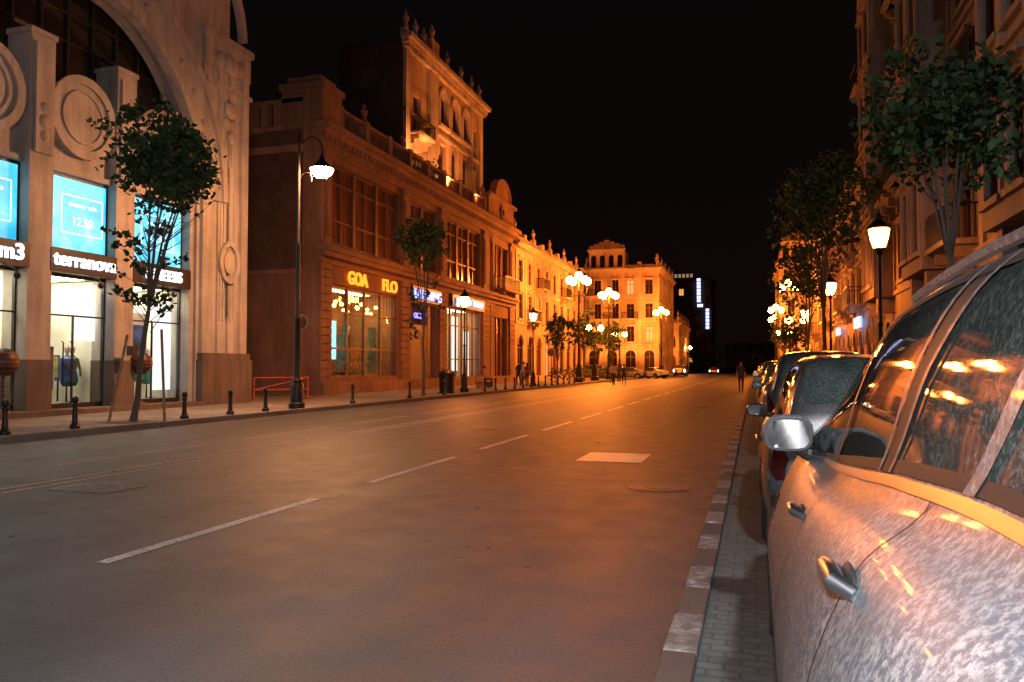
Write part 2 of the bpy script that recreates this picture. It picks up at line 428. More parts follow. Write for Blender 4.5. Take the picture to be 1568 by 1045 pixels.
g.obj('right_kerb',M['kerb'])
g=MB(); g.poly([(-.29,-40,.002),(2.2,-40,.002),(2.2,97,.002),(-.29,97,.002)]); g.obj('parking_lane',M['cobble'])
g=MB(); y=-20;i=0
while y<97:
    l=rnd.uniform(.5,.66); g.box(-.47+rnd.uniform(-.008,.008),-.30,y+.008,y+l-.008,-.1,.022+rnd.uniform(-.004,.006),0 if i%2 else 1); y+=l;i+=1
g.obj('parking_edge_kerb',[M['kerbred'],M['kerbw']],bevel=.01)
g=MB()
y=4.85-4.35*4
while y<150:
    g.poly([(-4.84,y,.004),(-4.72,y,.004),(-4.72,y+3.05,.004),(-4.84,y+3.05,.004)]); y+=4.35
g.obj('lane_markings',M['paint'])
g=MB()
for x in (-8.55,-8.82):
    g.poly([(x-.06,-20,.004),(x+.06,-20,.004),(x+.06,95,.004),(x-.06,95,.004)])
y=-9.
while y<95:
    g.poly([(-10.2,y,.004),(-10.08,y,.004),(-10.08,y+3.4,.004),(-10.2,y+3.4,.004)]); y+=4.6
g.obj('centre_line_markings',M['paintw'])
g=MB(); g.poly([(-2.75,12.3,.005),(-1.7,12.3,.005),(-1.7,13.6,.005),(-2.75,13.6,.005)]); g.obj('road_repair_patch',stone('pale_concrete',(.8,.6,.42),rough=.5,streak=False,lo=.8,big=2))
g=MB()
g.box(-8.25,-7.3,7.5,8.1,0,.006,0)
for k in range(14):
    for q in range(4): g.box(-8.2+k*.065,-8.165+k*.065,7.55+q*.135,7.65+q*.135,.006,.010,1)
g.obj('storm_drain_grate',[M['framed'],M['kerbw']])
def manhole(x,y,r=.33):
    g=MB(); g.lathe(x,y,[(r+.06,0.0),(r+.06,.006),(r,.006),(r,.009),(r-.02,.009),(r-.03,.006),(r*.5,.006),(r*.5,.010),(r*.4,.010),(0.01,.008)],24); g.obj('manhole_cover',plain('worn_iron',(.06,.052,.045),.5,.0),None)
manhole(-1.15,9.9); manhole(-6.3,18); manhole(-1.9,30)
g=MB(); r=random.Random(8)
for k in range(130):
    x=r.uniform(-13.5,-.7); y=r.uniform(3,26); s=r.uniform(.015,.055); a=r.uniform(0,6.28)
    g.poly([(x+s*math.cos(a+q*1.6)*(1 if q%2 else .55),y+s*math.sin(a+q*1.6)*(1 if q%2 else .55),.008+r.uniform(0,.015)) for q in range(4)],0 if r.random()<.8 else 1)
g.obj('fallen_leaves',[plain('dry_leaf',(.03,.022,.015),.8),M['kerbw']])

# ------------------------------------------------------------ building 1 : arched storefront
skinm=plain('mannequin_skin',(.5,.42,.35),.5)
def arched_store():
    par=empty('arched_store_building'); F=FL(-19.0)
    W=MB();T=MB()
    uc,zc,ra,rb=18.6,7.6,4.7,5.4
    wall(W,F,2,25.0,0,16.8,[(13.9,23.3,0,13.05)],.5)
    arch_fill(W,F,uc,zc,ra,rb,13.05,0,-.7,0,30)
    W.fbox(F,25.0,26.1,-6,0,0,13.6)
    W.fbox(F,2,25.0,-6,-.72,13.3,16.8)
    W.poly([P(F,25,0,13.6),P(F,25,-6,13.6),P(F,25,-6,16.8),P(F,25,0,16.8)])
    T.ring(F,uc,zc,ra,rb,5.75,6.5,0,math.pi,0,.22,36)
    T.ring(F,uc,zc,5.75,6.5,6.0,6.75,0,math.pi,0,.34,36)
    T.ring(F,uc,zc,ra-.12,rb-.12,ra+.1,rb+.1,0,math.pi,-.1,.30,36)
    for k in range(17):
        t=math.pi*(k+.5)/17; c=P(F,uc+5.25*math.cos(t),.22,zc+5.98*math.sin(t)); T.sphere(c,.13,8)
    for (a,b) in ((23.45,24.0),(24.35,24.75),(24.95,25.35),(25.65,26.05)):
        T.fbox(F,a,b,0,.14 if b-a>.39 and a!=24.35 and a!=24.95 else .10,2.0,12.6)
    for u in (24.42,24.6,25.02,25.2):
        T.fbox(F,u,u+.07,.10,.14,3.2,11.5)
    T.fbox(F,23.5,26.15,-.1,.22,11.9,12.05); T.fbox(F,23.5,26.1,-.1,.16,12.6,13.6); T.fbox(F,23.4,26.2,-.1,.26,13.601,13.85)
    for (u,z,r) in ((24.9,11.2,.35),(24.7,10.6,.26),(25.1,10.6,.26),(24.9,10.1,.2),(24.9,12.9,.4),(25.5,13.0,.26),(24.3,13.0,.26),(24.9,13.5,.24)):
        T.sphere(P(F,u,.16,z),r,10,0,.3,1,1)
    T.ring(F,24.9,5.4,.42,.62,.58,.80,0,2*math.pi,.141,.24,28); T.ring(F,24.9,5.4,.0,.0,.30,.42,0,2*math.pi,.141,.20,20)
    for (a,b) in ((4.55,3.4),(9.0,6.3)): T.fbox(F,24.86,24.94,.141,.2,b,a)
    for z,dd in ((16.2,.25),(16.45,.45)): T.fbox(F,2,25.1,-.1,dd,z,z+.24)
    T.ring(F,25.0,13.9,.9,2.2,1.15,2.5,math.pi*.05,math.pi*.55,-.3,-.02,12)
    PL=MB()
    PL.fbox(F,23.35,26.2,-.1,.30,0,1.75); PL.fbox(F,23.4,26.15,-.1,.24,1.751,2.0)
    for (a,b) in ((13.9,14.1),(16.62,17.4),(19.72,20.5),(23.1,23.3)):
        W.fbox(F,a,b,-1.0,-.12,0,10.85 if 15<a<21 else 9.5)
        if 15<a<21:
            T.fbox(F,a-.05,b+.05,-1.02,-.08,10.851,11.0); T.fbox(F,a+.1,b-.1,-.119,-.03,7.5,10.6)
            for (zz,r) in ((8.4,.22),(8.0,.17),(8.8,.17)): T.sphere(P(F,(a+b)/2,-.03,zz),r,8,0,.4,1,1)
            PL.fbox(F,a-.03,b+.03,-1.0,-.06,.13,1.7)
    bays=[(14.1,16.62),(17.4,19.72),(20.5,23.1)]
    G=MB();FRM=MB();SC=MB();CG=MB();IN=MB();CE=MB();FLR=MB()
    for bi,(a,b) in enumerate(bays):
        m=(a+b)/2
        W.fbox(F,a,b,-.9,-.45,7.25,8.9)
        W.ring(F,m,9.0,0,0,1.15,1.2,0,2*math.pi,-.449,-.30,28)
        T.ring(F,m,9.0,.95,1.0,1.2,1.26,0,2*math.pi,-.299,-.2,28); T.ring(F,m,9.0,.70,.75,.76,.81,0,2*math.pi,-.299,-.24,28)
        T.fbox(F,a,b,-.9,-.3,7.2,7.36)
        FRM.fbox(F,a,b,-.8,-.46,4.92,7.19); SC.fq(F,a+.08,b-.08,5.0,7.1,-.455)
        FRM.fbox(F,a-.05,b+.05,-.7,-.10,4.24,4.915)
        FRM.fbox(F,a,b,-.6,-.5,4.15,4.239); FRM.fbox(F,a,b,-.62,-.5,.13,.42)
        FRM.fbox(F,a,a+.05,-.6,-.5,.42,4.15); FRM.fbox(F,b-.05,b,-.6,-.5,.42,4.15)
        CG.fq(F,a+.05,b-.05,.42,4.15,-.55)
        FRM.fbox(F,m-.02,m+.02,-.58,-.52,.42,3.0); FRM.fbox(F,a+.05,b-.05,-.58,-.52,3.0,3.05)
        IN.fq(F,a-.3,b+.3,.13,4.2,-3.2); 
        for uu in (a-.02,b+.02): IN.poly([P(F,uu,-.63,.13),P(F,uu,-3.2,.13),P(F,uu,-3.2,4.2),P(F,uu,-.63,4.2)])
        FLR.poly([P(F,a,-.62,.40),P(F,b,-.62,.40),P(F,b,-3.2,.40),P(F,a,-3.2,.40)])
        IN.poly([P(F,a,-.62,4.22),P(F,b,-.62,4.22),P(F,b,-3.2,4.22),P(F,a,-3.2,4.22)])
        for k in range(2): CE.poly([P(F,a+.3,-1-k*1.0,4.2),P(F,b-.3,-1-k*1.0,4.2),P(F,b-.3,-1.5-k*1.0,4.2),P(F,a+.3,-1.5-k*1.0,4.2)])
    W.obj('walls',M['stoneA'],par); T.obj('trim',M['stoneA'],par,smooth=True); PL.obj('plinth',M['plinth'],par)
    G.fq(F,13.9,23.3,7.3,13.1,-1.05)
    for k in range(1,10): FRM.fbox(F,13.9+k*.94-.04,13.9+k*.94+.04,-1.04,-.95,7.3,13)
    for z in (10.2,11.4,12.3): FRM.fbox(F,13.9,23.3,-1.035,-.96,z,z+.07)
    G.obj('arch_glazing',M['glassd'],par); FRM.obj('shopfront_frames',M['framed'],par); SC.obj('led_screens',M['screen'],par)
    CG.obj('shop_glass',M['clear'],par); IN.obj('shop_interior',M['interior'],par); CE.obj('ceiling_lights',M['ceil'],par); FLR.obj('shop_floor',M['intfloor'],par)
    text('ism3',.62,F,15.9,-.06,4.42,M['white_sign'],'sign_letters',par,fat=.012)
    text('terranova',.58,F,18.56,-.06,4.44,M['white_sign'],'sign_letters',par,fat=.012)
    text('LINEESS',.50,F,21.8,-.06,4.42,M['white_sign'],'sign_letters',par,fat=.012)
    for m_ in (18.75,21.9,15.6):
        text('12.50',.36,F,m_,-.44,5.75,M['scrtxt'],'screen_caption',par,.005); text('summer sale',.2,F,m_,-.44,6.3,M['scrtxt'],'screen_caption',par,.005)
        S=MB()
        for s_ in (-.75,.75): S.fbox(F,m_+s_-.015,m_+s_+.015,-.45,-.44,5.5,6.6)
        S.fbox(F,m_-.75,m_+.75,-.45,-.44,6.6,6.63); S.fbox(F,m_-.75,m_+.75,-.45,-.44,5.47,5.5); S.obj('screen_caption_frame',M['scrtxt'],par)
    D=MB()
    cols=[plain('poster_blue',(.05,.10,.32),.5,0,.6,3),plain('poster_orange',(.5,.12,.03),.5,0,.6,3),plain('garment_green',(.03,.16,.09),.8),plain('garment_white',(.5,.48,.45),.8),M['black'],emit('poster_lightbox',(.95,.97,1),1.2),plain('garment_yellow',(.5,.38,.05),.8),skinm]
    r=random.Random(4)
    for bi,(a,b) in enumerate(bays):
        for k in range(16):
            u=a+.15+k*(b-a-.3)/16; D.fbox(F,u,u+.09,-2.3+r.uniform(0,.2),-2.0,.9+r.random()*.4,1.8,r.choice([0,1,2,3,4,6,4,0]))
            if k%3: D.fbox(F,u,u+.10,-3.1+r.uniform(0,.2),-2.8,2.3+r.random()*.3,3.0,r.choice([0,1,2,3,3,6,3,1]))
        D.fbox(F,a+.1,b-.1,-2.2,-2.15,1.82,1.87,4); D.fbox(F,a+.1,b-.1,-3.1,-3.05,3.02,3.07,4)
        for uu in (a+.12,b-.16): D.fbox(F,uu,uu+.04,-2.2,-2.16,.4,1.819,4)
        D.fbox(F,a+.4,a+1.1,-1.7,-1.3,.4,1.1,3)
        for q,uu in enumerate((a+1.3+.2*bi,b-.35)):
            c=P(F,uu,-1.1-.3*q,0); mi=(4,0,2,3)[(bi+q)%4]
            D.lathe(c[0],c[1],[(.16,.42),(.03,.44),(.02,.9)],8,4)
            D.lathe(c[0],c[1],[(.12,.9),(.19,1.05),(.17,1.2),(.13,1.4),(.19,1.62),(.2,1.75),(.06,1.86)],10,mi)
            D.lathe(c[0],c[1],[(.045,1.86),(.05,1.92),(.085,2.0),(.09,2.09),(.03,2.18)],8,7)
            for s_ in (-1,1): D.tube([(c[0],c[1]+s_*.2,1.74),(c[0]+.03,c[1]+s_*.27,1.45),(c[0]+.1,c[1]+s_*.24,1.2)],[.05,.04,.03],6,mi)
    D.fbox(F,17.55,18.25,-.95,-.92,.8,2.1,0); D.fbox(F,17.6,18.2,-.919,-.90,1.6,2.0,1); D.fbox(F,17.62,17.88,-.919,-.90,.9,1.5,6); D.fbox(F,17.95,18.2,-.919,-.90,.9,1.5,2)
    D.fbox(F,18.75,19.6,-.8,-.76,2.3,3.9,5)
    D.fbox(F,22.1,22.95,-.8,-.76,.7,3.7,5); D.fbox(F,20.9,21.8,-.8,-.76,1.6,3.3,3); D.fbox(F,21.0,21.7,-.759,-.74,1.8,2.9,0)
    D.fbox(F,14.3,15.5,-.8,-.76,1.9,3.6,4)
    D.obj('window_displays',cols,par)
    H=MB()
    for u in (18.1,18.4): H.tube([P(F,u,-.45,1.0),P(F,u,-.40,1.05),P(F,u,-.40,2.2),P(F,u,-.45,2.25)],.02)
    for u in (15.9,18.7,21.8):
        H.tube([P(F,u,-.1,4.25),P(F,u,.25,4.12),P(F,u+.05,.3,4.0)],.025); H.sphere(P(F,u+.05,.3,3.93),.1,8)
    H.box(-18.8,-18.6,19.9,20.15,1.85,2.15)
    H.obj('shopfront_fittings',M['black'],par,smooth=True)
    S=MB(); S.fbox(F,13.5,23.3,-.5,.35,.13,.28); S.obj('steps',M['plinth'],par)
    for u in (15.9,20.75):
        b_=MB(); c=P(F,u,-.05,1.62); b_.sphere(c,.38,18)
        b_.lathe(c[0],c[1],[(.22,.28),(.2,.33),(.05,.4),(.04,1.3)],10)
        m,nt,bb=_nt('striped_ball'); w=nt.nodes.new('ShaderNodeTexWave'); w.bands_direction='Z'; w.inputs['Scale'].default_value=1.3; L(nt,pos(nt),w.inputs['Vector'])
        L(nt,ramp(nt,w.outputs['Fac'],[(.3,(.03,.015,.01)),(.45,(.2,.09,.03)),(.7,(.08,.02,.015))]),bb.inputs['Base Color'])
        b_.obj('decorative_ball_stand',m,None,smooth=True)
    mass(par,-34,-25.01,2,26.0,13,M['dark'])
arched_store()

# ------------------------------------------------------------ building 2 : brown arcade
def brown_building():
    par=empty('brown_shop_building'); X=-20.3; F=FL(X)
    W=MB();T=MB();G=MB();FRM=MB();IN=MB();CE=MB();CG=MB()
    low=[(34.9,42.6,.95,5.7),(44.3,48.5,.2,5.5),(50.3,57.3,.6,5.7)]
    up=[(34.9,42.7,7.75,11.85),(44.3,48.6,7.75,11.85),(50.4,57.3,7.75,11.85)]
    ends=[(60.6,64.4,7.75,11.6),(60.8,64.2,.2,5.6)]
    wall(W,F,33.8,66,0,13.3,low+up+ends,.45)
    for o,nm in zip(up,(5,3,5)):
        G.fq(F,o[0],o[1],o[2],o[3],-.35)
        n=3 if nm==5 else 2
        for k in range(n+1):
            u=o[0]+(o[1]-o[0])*k/n; FRM.fbox(F,max(o[0],u-.13),min(o[1],u+.13),-.34,-.16,o[2],o[3])
        for k in range(2*n):
            u=o[0]+(o[1]-o[0])*(k+.5)/(2*n)
            FRM.fbox(F,u+ (o[1]-o[0])/(4*n)-.03,u+(o[1]-o[0])/(4*n)+.03,-.34,-.24,o[2],o[3])
        for z in (o[2]+.0,o[2]+1.2,o[3]-1.0,o[3]-.12): FRM.fbox(F,o[0],o[1],-.342,-.22,z,z+.1)
    for o in ends:
        G.fq(F,o[0],o[1],o[2],o[3],-.35)
        for k in range(4):
            u=o[0]+(o[1]-o[0])*k/3; FRM.fbox(F,max(o[0],u-.07),min(o[1],u+.07),-.34,-.2,o[2],o[3])
    for (a,b) in ((33.8,34.7),(42.9,44.1),(48.8,50.1),(57.6,59.2),(59.4,60.4),(64.6,66.0)):
        z=.2
        while z<6.6:
            T.fbox(F,a,b,-.02,.16,z,z+.36); z+=.41
        T.fbox(F,a+.1,b-.1,-.02,.18,7.6,11.9); T.fbox(F,a+.25,b-.25,.181,.24,8.0,11.5)
        T.fbox(F,a,b,-.02,.28,11.901,12.2)
    T.fbox(F,33.8,66,-.02,.30,0,.75)
    T.fbox(F,33.7,66.1,-.02,.22,6.62,6.8); T.fbox(F,33.6,66.1,-.02,.42,6.95,7.2); T.fbox(F,33.5,66.1,-.02,.6,7.201,7.42); T.fbox(F,33.7,66.1,-.02,.3,7.421,7.6)
    T.fbox(F,33.75,66.1,-.02,.2,12.21,12.32)
    cornice(T,F,33.6,66.1,12.75,0,1.25)
    balustrade(T,F,35.7,58.5,-.3,.0,13.52,1.35)
    W.fbox(F,59.2,66,-3,.05,13.5,15.3); T.fbox(F,59.0,66.2,-.3,.3,15.301,15.55)
    T.ring(F,62.6,15.55,0,0,1.9,1.5,0,math.pi,-.3,.12,16); T.ring(F,62.6,15.55,1.9,1.5,2.15,1.75,0,math.pi,-.35,.25,16)
    T.ring(F,62.6,14.5,.3,.3,.55,.55,0,2*math.pi,.05,.2,16)
    for u in (38.5,43.5,49.4,58.3): urn(T,F,u,-.15,14.98,.8)
    T.fbox(F,33.7,35.6,-2.2,.12,13.52,15.3); T.fbox(F,33.6,35.7,-2.3,.25,15.301,15.6); T.fbox(F,33.9,35.4,-2.0,-.1,15.601,16.0)
    S=MB(); FS_=FS(33.8)
    S.fq(FS_,-36,X,6.2,13.3,0); S.obj('side_brick_wall',M['brickw'],par)
    W.fq(FS_,-36,X,0,6.2,0.0)
    T.fbox(FS_,-36,X,0,.08,6.1,6.35); T.fbox(FS_,-36,X-.9,0,.12,12.2,12.55); T.fbox(FS_,X-.9,X+.16,-.01,.16,0,13.3)
    T.fbox(FS_,-36,X,-.3,.2,13.3,13.55)
    for k in range(9): T.fbox(FS_,-21.5-k*.75,-21.1-k*.75,-.35,.05,13.551,14.7)
    T.fbox(FS_,-29,X-1,-.4,.1,14.701,14.9)
    W.obj('walls',M['stoneB'],par); T.obj('trim',M['stoneBt'],par); G.obj('upper_window_glass',M['curtain'],par)
    R_=MB(); R_.box(-36,X-.3,33.9,65.9,13.3,13.5); R_.obj('roof',M['roofd'],par)
    I2=MB()
    for (o,dep) in ((low[0],3.5),(low[2],4.5),(low[1],1.2)):
        a,b,c,e=o
        I2.fq(F,a-.3,b+.3,0,6,-dep)
        for uu in (a-.05,b+.05): I2.poly([P(F,uu,-.46,0),P(F,uu,-dep,0),P(F,uu,-dep,6),P(F,uu,-.46,6)])
        I2.poly([P(F,a,-.46,.4),P(F,b,-.46,.4),P(F,b,-dep,.4),P(F,a,-dep,.4)]); I2.poly([P(F,a,-.46,5.75),P(F,b,-.46,5.75),P(F,b,-dep,5.75),P(F,a,-dep,5.75)])
    I2.obj('shop_interiors',M['wood'],par)
    a,b,c,e=low[0]; n=4
    for k in range(n+1):
        u=a+(b-a)*k/n; FRM.fbox(F,max(a,u-.07),min(b,u+.07),-.3,-.16,c,e)
    for z in (c,2.4,4.3,e-.12): FRM.fbox(F,a,b,-.31,-.18,z,z+.1)
    for k in range(22):
        u=a+(b-a)*k/22; FRM.fbox(F,u,u+.03,-.25,-.22,4.4,5.6)
        if k%2==0: FRM.ring(F,u+.35,1.5,.22,.25,.26,.29,0,2*math.pi,-.2,-.17,10)
    CG.fq(F,a,b,c,e,-.33)
    SCR=MB(); SCR.fbox(F,35.2,36.6,-.75,-.7,1.9,3.9); SCR.obj('window_screen',emit('cyan_window_screen',(.25,.9,.95),2.2),par)
    P2=MB(); P2.fbox(F,35.6,36.1,-.699,-.68,2.2,3.4,0); P2.fbox(F,37.6,38.6,-1.2,-1.1,1.3,3.2,1); P2.fbox(F,39.6,40.7,-1.5,-1.4,1.4,2.6,2); P2.fbox(F,41,42,-1.2,-1.1,1.2,3.8,1)
    for k in range(9): P2.fbox(F,37+k*.6,37.4+k*.6,-3.3,-2.8,1.2,2+.3*(k%3),2)
    for z_ in (1.6,2.5,3.4): P2.fbox(F,36.9,42.4,-3.3,-2.9,z_,z_+.05,2)
    r=random.Random(6)
    for k in range(30): 
        u=37+r.random()*5.2; z_=r.choice((1.65,2.55,3.45)); P2.fbox(F,u,u+.16,-3.2,-2.95,z_,z_+r.uniform(.2,.5),r.choice((0,1,2)))
    P2.obj('window_displays',[M['white'],plain('display_teal',(.08,.25,.28),.4,0,.5),plain('display_wood',(.4,.2,.08),.5,0,.5)],par)
    BL=MB(); r=random.Random(3)
    for k in range(12): BL.sphere(P(F,36.8+k*.46,-.8-r.random()*.6,4.75+.25*math.sin(k*1.3)),.11,8)
    BL.obj('string_bulbs',M['bulb'],par)
    SH=MB(); z=.25
    while z<4.2: SH.fbox(F,45.0,47.8,-.4,-.34,z,z+.09); z+=.12
    SH.fbox(F,44.3,45.0,-.45,-.3,.2,5.5); SH.fbox(F,47.8,48.5,-.45,-.3,.2,5.5); SH.obj('roller_shutter',plain('shutter_metal',(.22,.18,.16),.5,.3),par)
    text('OUTLET',.5,F,46.4,-.25,4.6,M['blue_sign'],'neon_letters',par)
    a,b,c,e=low[2]
    for k in range(7):
        u=a+(b-a)*k/6; FRM.fbox(F,max(a,u-.05),min(b,u+.05),-.3,-.16,c,e)
    for z in (c,2.0,4.4,e-.1): FRM.fbox(F,a,b,-.31,-.18,z,z+.08)
    IN.fq(F,a-.2,b+.2,.5,5.7,-4.3); IN.obj('bright_back_wall',M['interior'],par)
    for k in range(3): CE.poly([P(F,a+.3,-1-k*1.2,5.7),P(F,b-.3,-1-k*1.2,5.7),P(F,b-.3,-1.6-k*1.2,5.7),P(F,a+.3,-1.6-k*1.2,5.7)])
    CE.obj('ceiling_lights',M['ceil2'],par)
    PB=MB(); PB.fbox(F,50.8,51.6,-.9,-.85,1.2,4.6); PB.fbox(F,53.6,54.6,-.9,-.85,1.2,5.2); PB.fbox(F,56,57,-.9,-.85,.8,4.2); PB.obj('lightbox_posters',emit('poster_lightbox_cool',(.8,.95,.85),1.6),par)
    CE1=MB(); CE1.poly([P(F,36,-1.5,5.7),P(F,42,-1.5,5.7),P(F,42,-2.2,5.7),P(F,36,-2.2,5.7)]); CE1.obj('ceiling_light_strip',M['ceil2'],par)
    FRM.obj('window_frames',M['frame'],par); CG.obj('shop_glass',M['clear'],par)
    text('GOA',.95,F,37.2,.25,5.82,M['orange_sign'],'sign_letters',par,.05,fat=.016)
    text('FLO',.95,F,41.0,.25,5.82,M['orange_sign'],'sign_letters',par,.05,fat=.010,wide=1.15)
    text('LANNING',.85,F,46.5,.3,5.78,M['blue2'],'sign_letters',par,.05,wide=1.15)
    text('gelato moo',.95,F,54.3,.3,5.98,M['blue2'],'sign_letters',par,.05,wide=1.3)
    SB=MB(); SB.fbox(F,44.2,48.8,.1,.24,5.62,6.55); SB.fbox(F,50.9,57.7,.1,.24,5.75,6.6); SB.obj('sign_boards',M['framed'],par)
    BB=MB(); II=MB(); balcony(BB,F,62.5,4.2,7.9,.1,1.0,II); BB.obj('balcony',M['stoneBt'],par); II.obj('balcony_rail',M['iron'],par)
    Lf=MB(); r=random.Random(19)
    for k in range(9):
        c=Vector((-20.9,47+k*1.9,14.6))
        for q in range(60):
            p=c+Vector((r.gauss(0,.2),r.gauss(0,.35),r.gauss(0,.45))); t=Vector((r.gauss(0,1),r.gauss(0,1),r.gauss(0,1))).normalized(); bb=t.cross(Vector((r.gauss(0,1),r.gauss(0,1),1))).normalized(); s=.24
            Lf.poly([tuple(p-t*s*.5),tuple(p-bb*s*.3),tuple(p+t*s*.5),tuple(p+bb*s*.3)])
    Lf.obj('terrace_shrubs',M['leaf'],par)
brown_building()

def floodspot(par,loc,tgt,e,size=2.2,col=(1,.30,.055)):
    ld=bpy.data.lights.new('floodlight_beam','SPOT'); ld.energy=e; ld.color=col; ld.spot_size=size; ld.spot_blend=.7; ld.shadow_soft_size=.15
    lo=bpy.data.objects.new('floodlight_beam',ld); COL.objects.link(lo); lo.parent=par; lo.location=loc
    lo.rotation_euler=(Vector(tgt)-Vector(loc)).to_track_quat('-Z','Y').to_euler()
def tower_building():
    par=empty('orange_tower_building'); F=FL(-23.0)
    W=MB();T=MB();G=MB();FRM=MB()
    ops=[(50.6,51.9,18.2,21.0),(50.7,51.8,15.0,17.0)]
    arcs=[]
    for k in range(3):
        u=55.4+k*2.5; ops.append((u,u+1.7,20.2,23.0)); arcs.append(len(ops)-1)
        ops.append((u+.2,u+1.5,16.2,18.8))
    ops.append((62.6,63.9,18.5,22.0)); 
    wall(W,F,48.9,64.9,13.4,24.0,ops,.5,0,0,set(arcs))
    for k,o in enumerate(ops): window(FRM,G,F,o,-.2,2 if k%3==0 else 0)
    for k in arcs:
        o=ops[k]; T.ring(F,(o[0]+o[1])/2,o[3]-.85,.85,.85,1.08,1.08,0,math.pi,0,.15,14)
        T.fbox(F,o[0]-.3,o[0]-.02,0,.16,20.2,22.1); T.fbox(F,o[1]+.02,o[1]+.3,0,.16,20.2,22.1); T.fbox(F,o[0]-.3,o[1]+.3,0,.3,19.95,20.19)
    S_=MB(); S_.fq(FS(48.9),-28,-23,13.4,24.0,0); S_.obj('side_wall',M['brickw'],par); W.box(-28,-23.02,64.88,64.9,13.4,24)
    for (a,b) in ((48.9,49.6),(53.2,54.7),(62.0,62.4),(64.2,64.9)): T.fbox(F,a,b,0,.25,13.4,23.6)
    cornice(T,F,48.7,65.1,23.6,.1,1.4)
    T.fbox(F,49,64.9,-.3,.1,24.45,25.1)
    W.fbox(F,53.2,54.7,-.3,.3,24.4,26.0)
    for u in (49.3,50.9,52.4,53.9,57,60,62.5,64.5): urn(T,F,u,0,25.1 if u!=53.9 else 26.0,1.0)
    T.fbox(F,48.9,64.9,0,.2,19.2,19.45)
    W.obj('walls',M['stoneC'],par); T.obj('trim',M['stoneCt'],par); G.obj('window_glass',[M['glassd'],M['litwin'],M['curtain']],par); FRM.obj('window_frames',M['frame'],par)
    R_=MB(); R_.box(-28,-23.05,48.95,64.9,24,24.3); R_.box(-34,-28,50,64.9,13,22); R_.obj('roof',M['roofd'],par)
    I=MB();B=MB()
    balcony(B,F,51.2,3,18.0,0,.9,I); B.obj('balcony',M['stoneCt'],par); I.obj('balcony_rail',M['iron'],par)
    fx=MB()
    for u in (50.5,56,61.5): fx.box(-20.9,-20.6,u-.15,u+.15,13.5,13.9)
    fx.obj('floodlights',M['black'],par)
    for u in (50.5,56,61.5): floodspot(par,(-20.45,u,14.1),(-23,u+1,23.0),9500,2.3,(1,.30,.07))
tower_building()

# third row
par=empty('ochre_terrace_building')
facade(par,FL(-20.3),66.6,95.5,12.2,[(.6,4.4),(5.9,8.2),(9.2,11.3)],3.3,1.3,M['stoneC'],M['stoneCt'],.1,(0,),[(1,1),(1,4),(1,7),(2,2),(2,5)],seed=3,crown=1.0)
mass(par,-34,-20.9,66.7,95.4,12,M['dark'])
b_=MB(); b_.fq(FS(66.6),-34,-20.3,0,13,0); b_.obj('side_wall',M['stoneC'],par)
def corner(name,x0,x1,y,H,tx0,tx1,side,seed):
    par=empty(name)
    facade(par,FS(y),x0,x1,H,[(.6,4.0),(5.3,7.6),(8.8,11.0),(12.4,14.6)],2.7,1.15,M['stoneC'],M['stoneCt'],.15,(0,),[(1,1),(2,1),(2,2),(3,0)],seed=seed,crown=.9)
    if side>0: facade(par,FL(x1),y,y+22,H,[(.6,4.0),(5.3,7.6),(8.8,11.0),(12.4,14.6)],2.7,1.15,M['stoneC'],M['stoneCt'],.15,(0,),seed=seed+1)
    else: facade(par,FR_(x0),y,y+22,H,[(.6,4.0),(5.3,7.6),(8.8,11.0),(12.4,14.6)],2.7,1.15,M['stoneC'],M['stoneCt'],.15,(0,),seed=seed+1)
    mass(par,x0+.5,x1-.5,y+.6,y+21.5,H-.1,M['dark'])
    F=FS(y-.5); W=MB();T=MB();G=MB();FRM=MB()
    ops=[]
    n=4; w=(tx1-tx0)
    for k in range(n):
        u=tx0+w*(k+.5)/n; ops.append((u-.42,u+.42,H+.8,H+2.7))
    wall(W,F,tx0,tx1,4.4,H+3.2,ops,.4,0,0,set(range(n)))
    for o in ops: G.fq(F,o[0],o[1],o[2],o[3],-.35)
    for xx in (tx0,tx1): W.poly([(xx,y-.5,4.4),(xx,y+4,4.4),(xx,y+4,H+3.2),(xx,y-.5,H+3.2)])
    for z0,z1 in ((5.3,7.6),(8.8,11.0),(12.4,14.6)):
        for k in range(2):
            u=tx0+w*(k+.5)/2; G.fq(F,u-.5,u+.5,z0,z1,.01); T.fbox(F,u-.7,u+.7,0,.2,z1+.05,z1+.25); T.fbox(F,u-.7,u+.7,0,.2,z0-.25,z0-.05)
            FRM.fbox(F,u-.03,u+.03,.011,.05,z0,z1); T.fbox(F,u-.66,u-.5,0,.12,z0,z1); T.fbox(F,u+.5,u+.66,0,.12,z0,z1)
    cornice(T,F,tx0,tx1,H+3.0,0,.9)
    T.fbox(F,tx0,tx1,0,.3,H+.3,H+.6)
    zt=H+3.55
    for k in range(7):
        u=tx0+w*(k+.5)/7; h=.5+.9*(1-abs(k-3)/3.5); W.fbox(F,u-w/15,u+w/15,-.3,.0,zt,zt+h)
    W.obj('turret_walls',M['stoneC'],par); T.obj('turret_trim',M['stoneCt'],par); G.obj('turret_glass',M['glassd'],par); FRM.obj('turret_frames',M['frame'],par)
    for k,(xx) in enumerate((x0+1.5,(x0+x1)/2,x1-1.5)):
        floodspot(par,(xx,y-5.0,.7),(xx,y,12),5200,2.0,(1,.25,.038))  # uplights added because the street lamps leave this front too dark
    fx=MB()
    for xx in (x0+1.5,(x0+x1)/2,x1-1.5): fx.box(xx-.2,xx+.2,y-5.5,y-5.05,.13,.6)
    fx.obj('floodlights',M['black'],par)  # housings for the added uplights
corner('corner_turret_building',-24.8,-13.6,118,15.8,-24.0,-18.6,1,21)
corner('corner_turret_building',3.6,15,118,15.8,3.8,8.8,-1,31)
